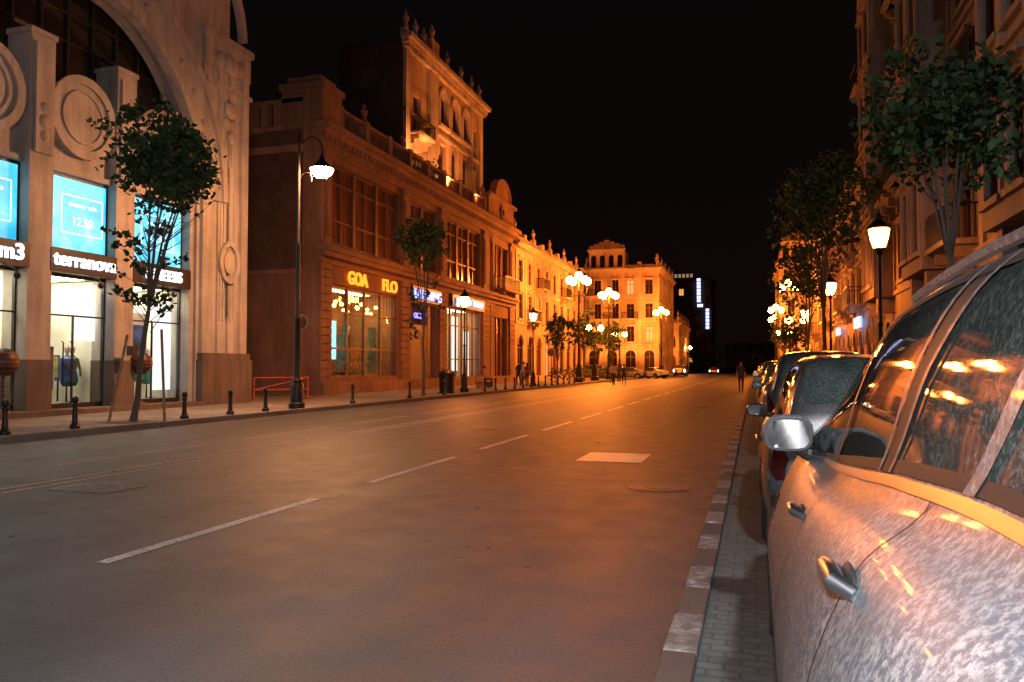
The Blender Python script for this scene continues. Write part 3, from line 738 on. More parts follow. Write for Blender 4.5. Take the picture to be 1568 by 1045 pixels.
par=empty('low_ochre_building'); facade(par,FL(-13.2),146,170,9.0,[(.6,3.8),(5.0,7.4)],3,1.4,M['stoneC'],M['stoneCt'],.3,(0,1),seed=8)
facade(par,FS(146),-22,-13.2,9.0,[(.6,3.8),(5.0,7.4)],3,1.4,M['stoneC'],M['stoneCt'],.3,(0,1),seed=9); mass(par,-22,-13.8,146.5,170,8.8,M['dark'])
par=empty('dark_office_block')
facade(par,FS(230),-26,-11.5,26,[(2,4),(6,8),(10,12),(14,16),(18,20),(22,24)],2.4,1.4,M['dark'],M['dark'],.03,(),seed=5,pil=False,urns=False,crown=.5)
facade(par,FL(-11.5),230,250,26,[(2,4),(6,8),(10,12),(14,16),(18,20),(22,24)],2.4,1.4,M['dark'],M['dark'],.05,(),seed=6,pil=False,urns=False,crown=.5)
mass(par,-25.5,-12,230.5,250,25.5,M['dark'])
nb=MB()
for (x0,x1,z0,z1) in ((-15.5,-14.5,20,26.6),(-13.1,-12.2,12.3,18.3)):
    z=z0
    while z<z1-.5: nb.fbox(FS(230),x0,x1,.6,.8,z,z+.75); z+=1.0
nb.fbox(FS(230),-15.4,-13.9,.6,.8,18.6,19.4)
nb.obj('vertical_neon_sign',emit('neon_blue_white',(.45,.5,1),3),par)
nb=MB()
for k in range(7): nb.fbox(FS(230),-24+k*1.1,-23.3+k*1.1,.3,.5,27.2,28.2)
nb.obj('roof_sign_letters',emit('roof_sign_glow',(1,.65,.3),.3),par)
par=empty('distant_block'); mass(par,-10,40,300,320,10,M['dark'])

# ------------------------------------------------------------ right side buildings
par=empty('balconied_apartment_building')
fl=[(.5,3.6),(5.2,7.5),(8.7,11.0),(12.2,14.5),(15.7,18.0),(19.2,21.4)]
facade(par,FR_(6.0),3,45,22.6,fl,3.5,1.35,M['stoneD'],M['stoneDt'],.04,(0,),[(1,0),(2,2),(3,2),(1,3),(2,5),(3,5),(4,5),(1,6),(2,8),(3,8),(4,8),(2,9),(3,11),(2,11),(4,11)],seed=41,crown=1.2)
for (a,b) in ((6.5,10),(17,20.5),(27.5,31),(38,41.5)):
    W=MB(); 
    for u in (a,b): W.poly([(6,u,4.6),(5.1,u,4.6),(5.1,u,21.6),(6,u,21.6)])
    W.poly([(6,a,4.6),(5.1,a,4.6),(5.1,b,4.6),(6,b,4.6)]); W.poly([(6,a,21.6),(5.1,a,21.6),(5.1,b,21.6),(6,b,21.6)])
    W.fbox(FR_(6.0),a+.3,a+.7,0,.7,3.9,4.59); W.fbox(FR_(6.0),b-.7,b-.3,0,.7,3.9,4.59)
    W.obj('bay_sides',M['stoneD'],par)
    facade(par,FR_(5.1),a,b,21.2,fl[1:],1.75,1.1,M['stoneD'],M['stoneDt'],.05,(),z0=4.6,seed=int(a),crown=.6,urns=False,corn=.8)
    Bm=MB();Im=MB()
    for z in (8.6,15.6): balcony(Bm,FR_(6.0),b+1.4,2.2,z,0,1.1,Im)
    Bm.obj('balconies',M['stoneDt'],par); Im.obj('balcony_rails',M['iron'],par)
mass(par,6.6,20,3.2,44.8,22.4,M['dark']); b_=MB(); b_.box(6.0,20,44.9,45,0,22.6); b_.box(6.0,20,3,3.1,0,22.6); b_.obj('end_walls',M['stoneD'],par)
par=empty('ochre_apartment_building')
facade(par,FR_(6.0),45.2,75,12.0,[(.5,3.6),(5.2,7.3),(8.6,10.8)],3.1,1.25,M['stoneC'],M['stoneCt'],.1,(0,),[(1,1),(1,3),(2,5),(1,7),(2,2)],seed=51)
mass(par,6.6,18,45.3,74.8,11.8,M['dark'])
q=MB(); q.fbox(FR_(6.0),47,49.5,.3,.45,3.7,4.3); q.fbox(FR_(6.0),58,60,.3,.45,3.7,4.2); q.obj('blue_shop_signs',emit('shop_sign_blue',(.25,.45,1),2),par)
par=empty('plastered_terrace_building')
facade(par,FR_(6.0),75.3,96,10.6,[(.5,3.6),(4.8,6.8),(7.8,9.6)],3.0,1.25,M['stoneC'],M['stoneCt'],.1,(0,),[(1,1),(1,4)],seed=52)
mass(par,6.6,18,75.3,95.8,10.4,M['dark'])

# ------------------------------------------------------------ street lamps
def lamp_bracket(x,y,dx=1,mat='lampB',R=.33):
    par=empty('street_lamp'); m=MB()
    m.lathe(x,y,[(.26,.13),(.26,.3),(.2,.34),(.21,.9),(.16,1.0),(.18,1.05),(.12,1.15),(.10,1.3),(.085,3.0),(.11,3.05),(.11,3.12),(.08,3.2),(.07,5.5),(.09,5.55),(.06,5.65),(.045,8.9),(.07,8.95),(.03,9.05),(.04,9.15),(.01,9.35)],14)
    pts=[]
    for k in range(15):
        t=math.pi*(1.0-k/14*1.05); pts.append((x+dx*(.46+.42*math.cos(t)),y,8.55+.55*math.sin(t)))
    m.tube([(x,y,7.9),(x+dx*.03,y,8.3)]+pts+[(x+dx*.86,y,8.45)],.025,8)
    pts=[(x+dx*(.05+.22*(1-math.cos(k*.5))),y,7.7+.25*math.sin(k*.5)) for k in range(8)]; m.tube(pts,.016,6)
    cx=x+dx*.86
    m.lathe(cx,y,[(.03,8.5),(.07,8.42),(.10,8.3),(.2,8.2),(.36,8.06),(.40,8.0),(.37,8.0),(.18,8.16)],18)
    m.obj('post',M['iron'],par,smooth=True)
    g=MB(); g.lathe(cx,y,[(.10,8.15),(.30,8.06),(.37,7.99),(.33,7.86),(.2,7.74),(.02,7.70)],12); g.obj('lamp_glass',M[mat],par,smooth=True)
    return par
def lantern_post(x,y,z=4.9,mat='lampO'):
    par=empty('lantern_post'); m=MB()
    h=z-.3
    m.lathe(x,y,[(.24,.13),(.24,.35),(.17,.4),(.18,.9),(.12,1.0),(.14,1.06),(.07,1.15),(.055,2.6),(.08,2.65),(.05,2.72),(.04,h-.15),(.10,h-.1),(.05,h-.02),(.16,h+.02),(.17,h+.05)],12)
    m.lathe(x,y,[(.31,z+.28),(.33,z+.32),(.18,z+.46),(.08,z+.55),(.1,z+.6),(.02,z+.75)],6)
    for k in range(6):
        a=math.pi*k/3; c,s=math.cos(a),math.sin(a); m.tube([(x+.17*c,y+.17*s,h+.05),(x+.29*c,y+.29*s,z+.29)],.012,4)
    m.obj('post',M['iron'],par,smooth=True)
    g=MB(); g.lathe(x,y,[(.13,h+.06),(.23,z),(.265,z+.26)],6); g.obj('lamp_glass',M[mat],par)
    return par
def candelabra(x,y,z=9.2,arms=4,R=.36,reach=.95):
    par=empty('candelabra_lamp'); m=MB(); g=MB()
    m.lathe(x,y,[(.4,.13),(.4,.5),(.3,.6),(.32,1.3),(.2,1.5),(.22,1.6),(.13,1.8),(.10,z*.43),(.14,z*.44),(.1,z*.45),(.08,z-.9),(.14,z-.85),(.08,z-.7),(.06,z+.1)],14)
    for k in range(arms):
        a=math.pi/4+k*2*math.pi/arms; c,s=math.cos(a),math.sin(a)
        if arms==2: c,s=(1,0) if k else (-1,0)
        q=reach
        m.tube([(x,y,z-1.3),(x+.5*q*c,y+.5*q*s,z-1.35),(x+.9*q*c,y+.9*q*s,z-1.0),(x+q*c,y+q*s,z-.5),(x+q*c,y+q*s,z-.3)],.035,6)
        m.lathe(x+q*c,y+q*s,[(.14,z-.40),(.16,z-.34)],8); m.lathe(x+q*c,y+q*s,[(.24,z+.35),(.12,z+.48),(.02,z+.66)],8)
        g.sphere((x+q*c,y+q*s,z),R,8)
    if arms>2:
        m.lathe(x,y,[(.14,z+.1),(.16,z+.16)],8); m.lathe(x,y,[(.24,z+.82),(.02,z+1.07)],8)
        g.sphere((x,y,z+.45),R,8)
    else: m.lathe(x,y,[(.06,z+.1),(.1,z+.3),(.02,z+.6)],8)
    m.obj('post',M['iron'],par,smooth=True); g.obj('lamp_globes',M['lampO'],par,smooth=True)
lamp_bracket(-14.4,22.6); 
lamp_bracket(3.0,-5.0,-1,'lampFill')  # unseen post added behind the camera to brighten the near road
for (x,y) in ((-15,39.8),(-15,53.6),(3.3,56),(3.3,38)):
    lantern_post(x,y,5.0)
lantern_post(3.3,23.4,5.0,'lampN')
for (x,y) in ((-15,76),(-15,91),(3.3,68),(3.3,94),(-15.5,124),(-15.5,142),(-12.8,160)): candelabra(x,y,5.3,2,.31,.6)
for (x,y) in ((-15,68.8),(-15,84),(3.3,80.8),(-12.6,112.5),(2.9,112.5),(3.3,135)): candelabra(x,y)

# ------------------------------------------------------------ bollards, bin, barrier, traffic items
def bollard(x,y):
    m=MB(); m.lathe(x,y,[(.11,.13),(.11,.2),(.075,.24),(.06,.3),(.05,.62),(.075,.64),(.075,.67),(.045,.69),(.075,.75),(.06,.82),(.01,.85)],12); m.obj('bollard',M['iron'],None,smooth=True)
ys=[12.1,13.8,17.3,19.2,20.9,26.4,31.5,35.5]+[41.5+1.9*k for k in range(13)]
for y in ys: bollard(-14.42,y)
m=MB(); m.lathe(-15.3,38.0,[(.42,.13),(.42,.2),(.38,.22),(.40,1.05),(.45,1.1),(.45,1.18),(.3,1.3),(.1,1.36)],16); m.obj('litter_bin',M['iron'],None,smooth=True)
m=MB()
for (y0,y1) in ((27.6,29.4),): 
    for z in (.55,1.05): m.tube([(-19.6,y0,z),(-18.2,y1,z)],.028)
    m.tube([(-19.6,y0,.13),(-19.6,y0,1.05)],.028); m.tube([(-18.2,y1,.13),(-18.2,y1,1.05)],.028); m.tube([(-19.6,y0,.55),(-18.2,y1,1.05)],.025); m.tube([(-19.9,y0+.2,.15),(-19.3,y0-.2,.15)],.03); m.tube([(-18.5,y1+.2,.15),(-17.9,y1-.2,.15)],.03)
m.obj('orange_barrier',M['orangep'],None,smooth=True)
def sign(x,y,z,rot=0,k=1.0):
    par=empty('traffic_sign'); m=MB(); m.tube([(x,y,.13),(x,y,z+.35)],.035); m.tube([(x-.03,y,z-.2),(x-.03,y,z+.2)],.02); m.obj('pole',M['iron'],par)
    d=MB()
    for rr,mi,off in ((.32*k,0,-.045),(.25*k,1,-.048)):
        d.poly([(x+(rr*math.cos(2*math.pi*q/24))*math.cos(rot)-off*math.sin(rot),y+rr*math.cos(2*math.pi*q/24)*math.sin(rot)+off*math.cos(rot),z+rr*math.sin(2*math.pi*q/24)) for q in range(24)],mi)
    d.obj('disc',[M['kerb'],M['framed']],par)
sign(-14.5,22.95,3.0,1.1,.8); sign(2.9,60,2.6); sign(-14.8,58,2.6)

# ------------------------------------------------------------ trees
def tree(name,x,y,z0,z1,rx,tr,seed,ncl,lpc,leaf,zbase=.13,fork=None,top=(0,0),sprigs=0,stakes=False):
    r=random.Random(seed); par=empty(name); T=MB(); Lf=MB()
    cx,cy=x+top[0],y+top[1]; cz=(z0+z1)/2; rz=(z1-z0)/2; fz=fork or z0*.55
    def jit(p,a): return (p[0]+r.uniform(-a,a),p[1]+r.uniform(-a,a),p[2]+r.uniform(-a,a)*.5)
    trunk=[(x,y,zbase-.05)]+[jit((x+top[0]*t*.35,y+top[1]*t*.35,zbase+(fz-zbase)*t),.03) for t in (.2,.5,.8,1.0)]
    T.tube(trunk,[tr*1.35,tr,tr*.85,tr*.8,tr*.75],10)
    base=trunk[-1]; ends=[]
    nb=7
    for k in range(nb):
        a=2*math.pi*k/nb+r.uniform(-.3,.3); el=r.uniform(.25,.95)
        e=(cx+rx*.7*math.cos(a)*el,cy+rx*.7*math.sin(a)*el,cz+rz*r.uniform(-.2,.8))
        p1=(base[0]+(e[0]-base[0])*.3,base[1]+(e[1]-base[1])*.3,base[2]+(e[2]-base[2])*.38)
        p2=jit((base[0]+(e[0]-base[0])*.65,base[1]+(e[1]-base[1])*.65,base[2]+(e[2]-base[2])*.72),.1)
        T.tube([base,p1,p2,e],[tr*.5,tr*.36,tr*.24,tr*.08],6); ends.append((p1,p2,e))
        for q in range(4):
            s=p2 if q%2 else p1; e2=jit(((s[0]+e[0])/2+r.uniform(-.5,.5)*rx,(s[1]+e[1])/2+r.uniform(-.5,.5)*rx,s[2]+r.uniform(.3,.9)*rz),.1)
            T.tube([s,jit(((s[0]+e2[0])/2,(s[1]+e2[1])/2,(s[2]+e2[2])/2),.08),e2],[tr*.2,tr*.13,tr*.04],5)
    cl=[]
    lob=[(r.uniform(0,6.28),r.uniform(-.8,.9),r.uniform(.2,.48)) for _ in range(7)]
    while len(cl)<ncl:
        d=Vector((r.gauss(0,1),r.gauss(0,1),r.gauss(0,1))).normalized(); q=r.random()**.45
        k=.68
        for la,lz,ls in lob:
            v=Vector((math.cos(la)*math.sqrt(max(0,1-lz*lz)),math.sin(la)*math.sqrt(max(0,1-lz*lz)),lz)); k+=ls*max(0,d.dot(v))**5
        c=Vector((cx+d.x*rx*q*k,cy+d.y*rx*q*k,cz+d.z*rz*q*k)); cl.append((c,rx*r.uniform(.10,.22)))
    for k in range(sprigs):
        a=r.uniform(0,6.28); h=fz+r.uniform(-.6,1.8)
        s=Vector((x+top[0]*.35+r.uniform(-.05,.05),y+top[1]*.35+r.uniform(-.05,.05),h)); dd=Vector((math.cos(a),math.sin(a),r.uniform(.5,1.3)))*r.uniform(.4,.95)
        T.tube([s,s+dd*.5+Vector((0,0,.02)),s+dd],[.014,.01,.004],5); cl.append((s+dd,.13)); cl.append((s+dd*.75,.10))
    def lf(p):
        n=Vector((r.gauss(0,1),r.gauss(0,1),r.gauss(.5,.8))).normalized(); t=n.cross(Vector((r.gauss(0,1),r.gauss(0,1),r.gauss(0,1)))).normalized(); b=n.cross(t)
        s=leaf*r.uniform(.6,1.25)
        Lf.poly([tuple(p-t*s*.5),tuple(p-b*s*.34+t*s*.02-n*s*.08),tuple(p+t*s*.55-n*s*.12),tuple(p+b*s*.34+t*s*.02-n*s*.08)])
    for c,rr in cl:
        nn=lpc if rr>.135 else max(5,lpc//3)
        for k in range(nn): lf(c+Vector((r.gauss(0,rr*.55),r.gauss(0,rr*.55),r.gauss(0,rr*.5))))
    T.obj('trunk_and_limbs',M['bark'],par,smooth=True); Lf.obj('leaves',M['leaf'],par)
    if stakes:
        S=MB(); S.tube([(x-.55,y-.2,.1),(x-.15,y-.05,2.3)],.035); S.tube([(x+.75,y+.25,.1),(x+.35,y+.55,2.45)],.035); S.obj('stakes',M['wood'],par)
        Q=MB(); Q.box(x-.6,x+.6,y-.6,y+.6,.131,.136); Q.obj('tree_pit',M['ground'],par)
tree('plane_tree',-14.8,15.9,5.3,8.1,1.45,.075,2,220,24,.16,top=(.65,.6),sprigs=30,stakes=True,fork=2.9)
tree('plane_tree',-15.1,34.5,6.2,8.9,1.4,.07,5,120,18,.19,sprigs=16,fork=3.2)
tree('plane_tree',2.95,13.6,4.2,6.6,1.45,.06,9,170,19,.15,top=(-.1,0),fork=3.1)
tree('plane_tree',3.3,9.3,2.9,4.9,.75,.045,12,70,16,.14,fork=2.2)
tree('plane_tree',2.7,34,5.4,11.0,1.9,.10,14,230,18,.21,fork=3.5)
tree('plane_tree',2.8,46,4.2,8.6,1.9,.09,15,110,14,.25,fork=2.6)
for k,(x,y) in enumerate(((-15.3,62),(-15.4,73),(-15.4,80),(-15.3,88),(3,66),(3,88))): tree('plane_tree',x,y,2.6,6.2+k%2,1.5,.08,30+k,60,12,.3,fork=1.8)
Lf=MB(); r=random.Random(77)
for k in range(34):
    c=Vector((r.uniform(-16,6),r.uniform(190,215),r.uniform(1.5,6)))
    for q in range(60):
        p=c+Vector((r.gauss(0,1.3),r.gauss(0,1.3),r.gauss(0,1.1))); t=Vector((r.gauss(0,1),r.gauss(0,1),r.gauss(0,1))).normalized(); bb=t.cross(Vector((r.gauss(0,1),r.gauss(0,1),1))).normalized(); s=.7
        Lf.poly([tuple(p-t*s*.5),tuple(p-bb*s*.35),tuple(p+t*s*.5),tuple(p+bb*s*.35)])
Lf.obj('distant_trees',M['leaf'])
Lf=MB()
for k in range(14):
    c=Vector((-16.8+r.uniform(-.3,.3),66+k*1.9,.9))
    for q in range(70):
        p=c+Vector((r.gauss(0,.3),r.gauss(0,.6),r.gauss(0,.3))); t=Vector((r.gauss(0,1),r.gauss(0,1),r.gauss(0,1))).normalized(); bb=t.cross(Vector((r.gauss(0,1),r.gauss(0,1),1))).normalized(); s=.22
        Lf.poly([tuple(p-t*s*.5),tuple(p-bb*s*.35),tuple(p+t*s*.5),tuple(p+bb*s*.35)])
Lf.obj('hedge',M['leaf'])

# ------------------------------------------------------------ cars
def hermite(tab,y):
    n=len(tab)
    if y<=tab[0][0]: return tab[0][1:]
    if y>=tab[-1][0]: return tab[-1][1:]
    for i in range(n-1):
        if tab[i][0]<=y<=tab[i+1][0]: break
    h=tab[i+1][0]-tab[i][0]; t=(y-tab[i][0])/h; out=[]
    for c in range(1,len(tab[0])):
        def sl(k): return (tab[k+1][c]-tab[k][c])/(tab[k+1][0]-tab[k][0])
        def tan(k):
            if k==0: return sl(0)
            if k==n-1: return sl(n-2)
            a,b=sl(k-1),sl(k)
            return 0 if a*b<=0 else 2*a*b/(a+b)
        m0,m1=tan(i)*h,tan(i+1)*h; p0,p1=tab[i][c],tab[i+1][c]
        out.append((2*t**3-3*t*t+1)*p0+(t**3-2*t*t+t)*m0+(-2*t**3+3*t*t)*p1+(t**3-t*t)*m1)
    return out
SUV=[(0,.50,.95,1.02,.78,.60),(.06,.36,1.12,1.22,.88,.66),(.30,.28,1.29,1.64,.93,.58),(.60,.26,1.30,1.73,.94,.57),(1.4,.25,1.25,1.755,.95,.57),(2.1,.25,1.18,1.73,.95,.57),(2.8,.25,1.12,1.57,.95,.58),(3.3,.25,1.09,1.36,.95,.63),(3.9,.26,1.05,1.12,.95,.74),(4.5,.28,1.0,1.06,.94,.72),(4.9,.32,.88,.95,.90,.66),(5.07,.38,.75,.80,.82,.58),(5.1,.45,.65,.70,.75,.5)]
HATCH=[(0,.48,.85,.9,.74,.58),(.06,.34,1.0,1.12,.84,.62),(.32,.26,1.06,1.50,.88,.55),(.6,.22,1.05,1.58,.89,.55),(1.4,.2,1.02,1.61,.90,.56),(2.0,.2,.99,1.57,.90,.56),(2.6,.2,.96,1.34,.90,.58),(3.15,.22,.93,1.0,.90,.68),(3.7,.24,.88,.93,.88,.68),(4.0,.28,.76,.82,.83,.6),(4.15,.36,.64,.68,.74,.5)]
SEDAN=[(0,.48,.80,.86,.74,.58),(.06,.34,.95,1.0,.84,.62),(.45,.24,1.0,1.06,.88,.62),(.75,.22,1.0,1.12,.89,.6),(1.35,.2,.98,1.38,.90,.54),(1.9,.2,.97,1.45,.90,.54),(2.5,.2,.95,1.42,.90,.54),(2.95,.2,.93,1.22,.90,.58),(3.4,.22,.91,.97,.90,.68),(4.0,.24,.86,.90,.88,.68),(4.35,.28,.74,.79,.83,.6),(4.5,.36,.62,.66,.74,.5)]
def paintmat(name,c,metal=.5,dust=.3,coat=.4,rg=.3,sp=90,spec=.5):
    m,nt,b=_nt(name)
    n=noise(nt,pos(nt),sp,4,.8); n2=noise(nt,pos(nt),3,4)
    f=mixc(nt,ramp(nt,n,[(.44,(0,0,0)),(.62,(1,1,1))]),ramp(nt,n2,[(.3,(.3,)*3),(.65,(1,1,1))]),1.0,'MULTIPLY')
    L(nt,mixc(nt,c,sc((.40,.40,.40),dust*1.5),f),b.inputs['Base Color'])
    b.inputs['Metallic'].default_value=metal; b.inputs['Specular IOR Level'].default_value=spec
    b.inputs['Roughness'].default_value=rg
    b.inputs['Coat Weight'].default_value=coat; b.inputs['Coat Roughness'].default_value=.06
    return m
M['cglass']=glassmat('car_glass_dusty',(.010,.016,.015),.035,.55)
M['chrome']=plain('chrome',(.42,.43,.45),.30,1.0,.05)
M['seal']=plain('rubber_seal',(.01,.01,.01),.6)
M['tyre']=plain('tyre_rubber',(.02,.02,.02),.85)
M['alloy']=plain('alloy_wheel',(.45,.45,.45),.35,.9)
M['tail']=plain('tail_light_glass',(.03,.005,.004),.15)
M['headl']=plain('headlight_glass',(.6,.6,.6),.1)
M['mirrorg']=plain('mirror_glass',(.5,.5,.5),.04,1.0,.02)
def car(x,y,tab,paint,name='parked_car',flip=False,detail=False,bpil=None,lights=None,rot=0):
    par=empty(name); Ln=tab[-1][0]; sgn=-1 if flip else 1
    kb0=.745 if detail else .83
    def ring(yy):
        zb,zl,zt,wl,wt=hermite(tab,yy)
        g=zt-zl; kb=kb0 if g>.25 else kb0+ (.25-g)*.3
        return [(0,zb),(wl*.80,zb),(wl*.955,zb+.09),(wl*.995,zb+.42*(zl-zb)),(wl*(.965 if detail else .99),zl-.34),(wl*(.875 if detail else .955),zl-.13),(wl*kb,zl),((wl*(kb-.015)*.55+wt*.45)+.015,zl+g*.52),(wt+.012,zt-g*.12-.012),(wt*.72,zt-.008),(0,zt)]
    def surf(yy,s,off=0):
        p=ring(yy); n=len(p); i=min(int(s),n-2); t=s-i
        g=lambda k:p[min(max(k,0),n-1)] if k>=0 else (-p[1][0],p[1][1])
        p0,p1,p2,p3=g(i-1),g(i),g(i+1),(g(i+2) if i+2<n else (-p[n-2][0],p[n-2][1]))
        def cr(a,b,c,d): return .5*((2*b)+(-a+c)*t+(2*a-5*b+4*c-d)*t*t+(-a+3*b-3*c+d)*t**3)
        X=cr(p0[0],p1[0],p2[0],p3[0]); Z=cr(p0[1],p1[1],p2[1],p3[1])
        if s<=1.0 or i==0: X=p1[0]+(p2[0]-p1[0])*t; Z=p1[1]+(p2[1]-p1[1])*t
        if off:
            e=.02; 
            q=surf(yy,min(s+e,n-1.001)); w=surf(yy,max(s-e,0)); dx,dz=q[0]-w[0],q[2]-w[2]; l=math.hypot(dx,dz) or 1
            X+=dz/l*off; Z-=dx/l*off
        return (X,yy,Z)
    ox,oy=x,y
    ct,st=math.cos(rot),math.sin(rot)
    def wp(p,side=-1):
        X,Y,Z=p; X*=side; Y=(Y-Ln/2)*sgn
        return (ox+X*ct-Y*st,oy+Ln/2+X*st+Y*ct,Z)
    NS=[0,.5,1,1.5,2,2.33,2.66,3,3.25,3.5,3.75,4,4.25,4.5,4.75,5,5.25,5.5,5.75,6,6.12,6.4,6.8,7.2,7.6,7.9,8.0,8.2,8.6,9,9.5,10]
    ny=84; YS=[Ln*(.5-.5*math.cos(math.pi*k/ny))*.5+Ln*k/ny*.5 for k in range(ny+1)]
    hi=[r_[0] for r_ in tab if r_[3]-r_[2]>.3]; g0,g1=hi[0],hi[-1]
    roof0=[r_[0] for r_ in tab if r_[3]>max(q[3] for q in tab)-.09]; r0,r1=roof0[0],roof0[-1]
    cowl=[r_[0] for r_ in tab if r_[0]>g1 and r_[3]-r_[2]<.12][0]
    rearb=[r_[0] for r_ in tab if r_[0]<r0 and r_[3]-r_[2]<.2][-1]
    wr=.36 if tab is SUV else .32; wc=[.85 if tab is not SUV else .95,Ln-.85]
    B=MB()
    for side in (-1,1):
        base=len(B.v)
        for yy in YS:
            for s in NS: B.v.append(wp(surf(yy,s),side))
        n=len(NS)
        for j in range(ny):
            ym=(YS[j]+YS[j+1])/2
            for k in range(n-1):
                s=(NS[k]+NS[k+1])/2; c=surf(ym,s)
                if s<5 and any((ym-w)**2+(c[2]-wr)**2<(wr+.055)**2 for w in wc) and c[0]>.5: continue
                mi=0
                gap=hermite(tab,ym)[2]-hermite(tab,ym)[1]
                if 6.12<s<7.9 and g0-.05<ym<cowl-.12 and gap>.12: mi=1
                if s>8.2 and r1+.05<ym<cowl-.02: mi=1
                if s>8.2 and rearb+.04<ym<r0-.04: mi=1
                if s<2.1: mi=2
                if 4.2<s<5.6 and ym<.12: mi=3
                if 3.5<s<5.2 and ym>Ln-.38 : mi=4
                B.f.append((base+j*n+k,base+j*n+k+1,base+(j+1)*n+k+1,base+(j+1)*n+k)); B.m.append(mi)
        for yy,idx in ((0,0),(Ln,ny)):
            c=len(B.v); 
            for k in range(n): B.v.append(B.v[base+idx*n+k])
            q=len(B.v); B.v.append(wp((0,yy,hermite(tab,yy)[0]),side))
            for k in range(n-1): B.f.append((q,c+k,c+k+1)); B.m.append(0)
    B.obj('body',[paint,M['cglass'],M['seal'],lights[0] if lights else M['tail'],lights[1] if lights else M['headl']],par,smooth=True,weld=True)
    S=MB();C=MB();PB=MB()
    def strip(mb,pts,side,w,off,axis='y'):
        A=[];Bp=[]
        for (yy,s) in pts:
            if axis=='y':
                A.append(wp(surf(yy-w/2,s,off),side)); Bp.append(wp(surf(yy+w/2,s,off),side))
            else:
                A.append(wp(surf(yy,s-w/2,off),side)); Bp.append(wp(surf(yy,s+w/2,off),side))
        for i in range(len(A)-1): mb.poly([A[i],A[i+1],Bp[i+1],Bp[i]])
    seq=lambda a,b,n:[a+(b-a)*k/n for k in range(n+1)]
    slant=lambda ya,yb,n:[(ya+(yb-ya)*k/n,6.1+1.9*k/n) for k in range(n+1)]
    bp=bpil or [(g0+cowl)/2-.05]
    nW=Ln-.85
    for side in (-1,1):
        if detail: strip(S,slant(1.66,1.12,14),side,.12,.006)
        else:
            for yb in bp: strip(S,[(yb,s) for s in seq(6.1,8.0,12)],side,.10,.006)
        doors=[bp[0], min(cowl+.12,nW-.45), max(g0+.25,wc[0]+.15)]
        for yd in doors: strip(S,[(yd,s) for s in seq(1.6,6.05,24)],side,.012,.003)
        strip(S,[(yy,1.75) for yy in seq(wc[0]+.45,nW-.45,30)],side,.06,.003,'s')
        strip(C if detail else S,[(yy,6.02) for yy in seq(g0,cowl-.15,40)],side,.12,.007,'s')
        if detail: strip(S,[(yy,6.17) for yy in seq(g0,cowl-.2,40)],side,.12,.006,'s')
        strip(C if detail else PB,[(yy,8.02) for yy in seq(g0,cowl-.15,44)],side,.12,.006,'s')
        if detail:
            strip(S,[(yy,7.88) for yy in seq(g0,cowl-.25,44)],side,.12,.008,'s')
            strip(PB,slant(1.74,1.2,14),side,.035,.009); strip(PB,slant(1.58,1.04,14),side,.03,.009)
            strip(PB,slant(2.85,2.1,14),side,.04,.009); strip(S,slant(2.9,2.15,14),side,.05,.007)
            strip(PB,slant(.9,.5,14),side,.06,.008)
            strip(C,[(yy,2.35) for yy in seq(wc[0]+.5,nW-.5,30)],side,.10,.008,'s')
            pts=[wp(surf(yy,8.45,.02),side) for yy in seq(g0+.1,r1+.1,24)]; PB.tube(pts,.014,8)
        for yh in ((bp[0]+.22,1.12) if detail else (bp[0]-.12,doors[2]+.12)):
            hw=.115; sh=4.85 if detail else 4.72
            pts=[wp(surf(yh-hw,sh,.002),side),wp(surf(yh-hw+.02,sh,.034),side),wp(surf(yh,sh+.02,.040),side),wp(surf(yh+hw-.03,sh,.034),side),wp(surf(yh+hw,sh,.002),side)]
            C.tube(pts,[.012,.017,.018,.017,.012],10)
            cupp=surf(yh,sh,-.004); c=wp(cupp,side); S.sphere(c,1,14,0,.012,.085,.035)
        for w in wc:
            A=[];Q=[]
            for k in range(33):
                t=-.35+ (math.pi+.7)*k/32
                for rr,ls in ((wr+.035,A),(wr+.085,Q)):
                    zz=wr+rr*math.sin(t); yy=w+rr*math.cos(t)
                    lo,hi_=1.2,5.5
                    for _ in range(14):
                        md=(lo+hi_)/2
                        if surf(yy,md)[2]<zz: lo=md
                        else: hi_=md
                    ls.append(wp((surf(yy,lo)[0]+.008,yy,max(zz,surf(yy,1)[2])),side))
            for k in range(32): S.poly([A[k],A[k+1],Q[k+1],Q[k]])
            X0=hermite(tab,w)[3]
            tw=MB()
            n=28
            prof=[(wr*.62,X0-.02),(wr*.66,X0-.008),(wr*.93,X0-.01),(wr,X0-.04),(wr,X0-.20),(wr*.6,X0-.22)]
            rows=[[wp((q,w+r_*math.cos(2*math.pi*k/n),wr+r_*math.sin(2*math.pi*k/n)),side) for k in range(n)] for r_,q in prof]
            for a_ in range(len(rows)-1):
                for k in range(n): tw.poly([rows[a_][k],rows[a_][(k+1)%n],rows[a_+1][(k+1)%n],rows[a_+1][k]],0)
            for (ra_,xa,rb_,xb) in ((wr*.62,X0-.025,wr*.56,X0-.06),(wr*.56,X0-.06,.0,X0-.07)):
                for k in range(n):
                    f=lambda r_,q,kk: wp((q,w+r_*math.cos(2*math.pi*kk/n),wr+r_*math.sin(2*math.pi*kk/n)),side)
                    tw.poly([f(ra_,xa,k),f(ra_,xa,k+1),f(rb_,xb,k+1),f(rb_,xb,k)],0 if rb_==0 else 1)
            for k in range(7):
                a=2*math.pi*k/7
                def sp(r_,da,q): return wp((q,w+r_*math.cos(a+da),wr+r_*math.sin(a+da)),side)
                tw.poly([sp(.03,-.7,X0-.035),sp(wr*.6,-.13,X0-.025),sp(wr*.6,.13,X0-.025),sp(.03,.7,X0-.035)],1)
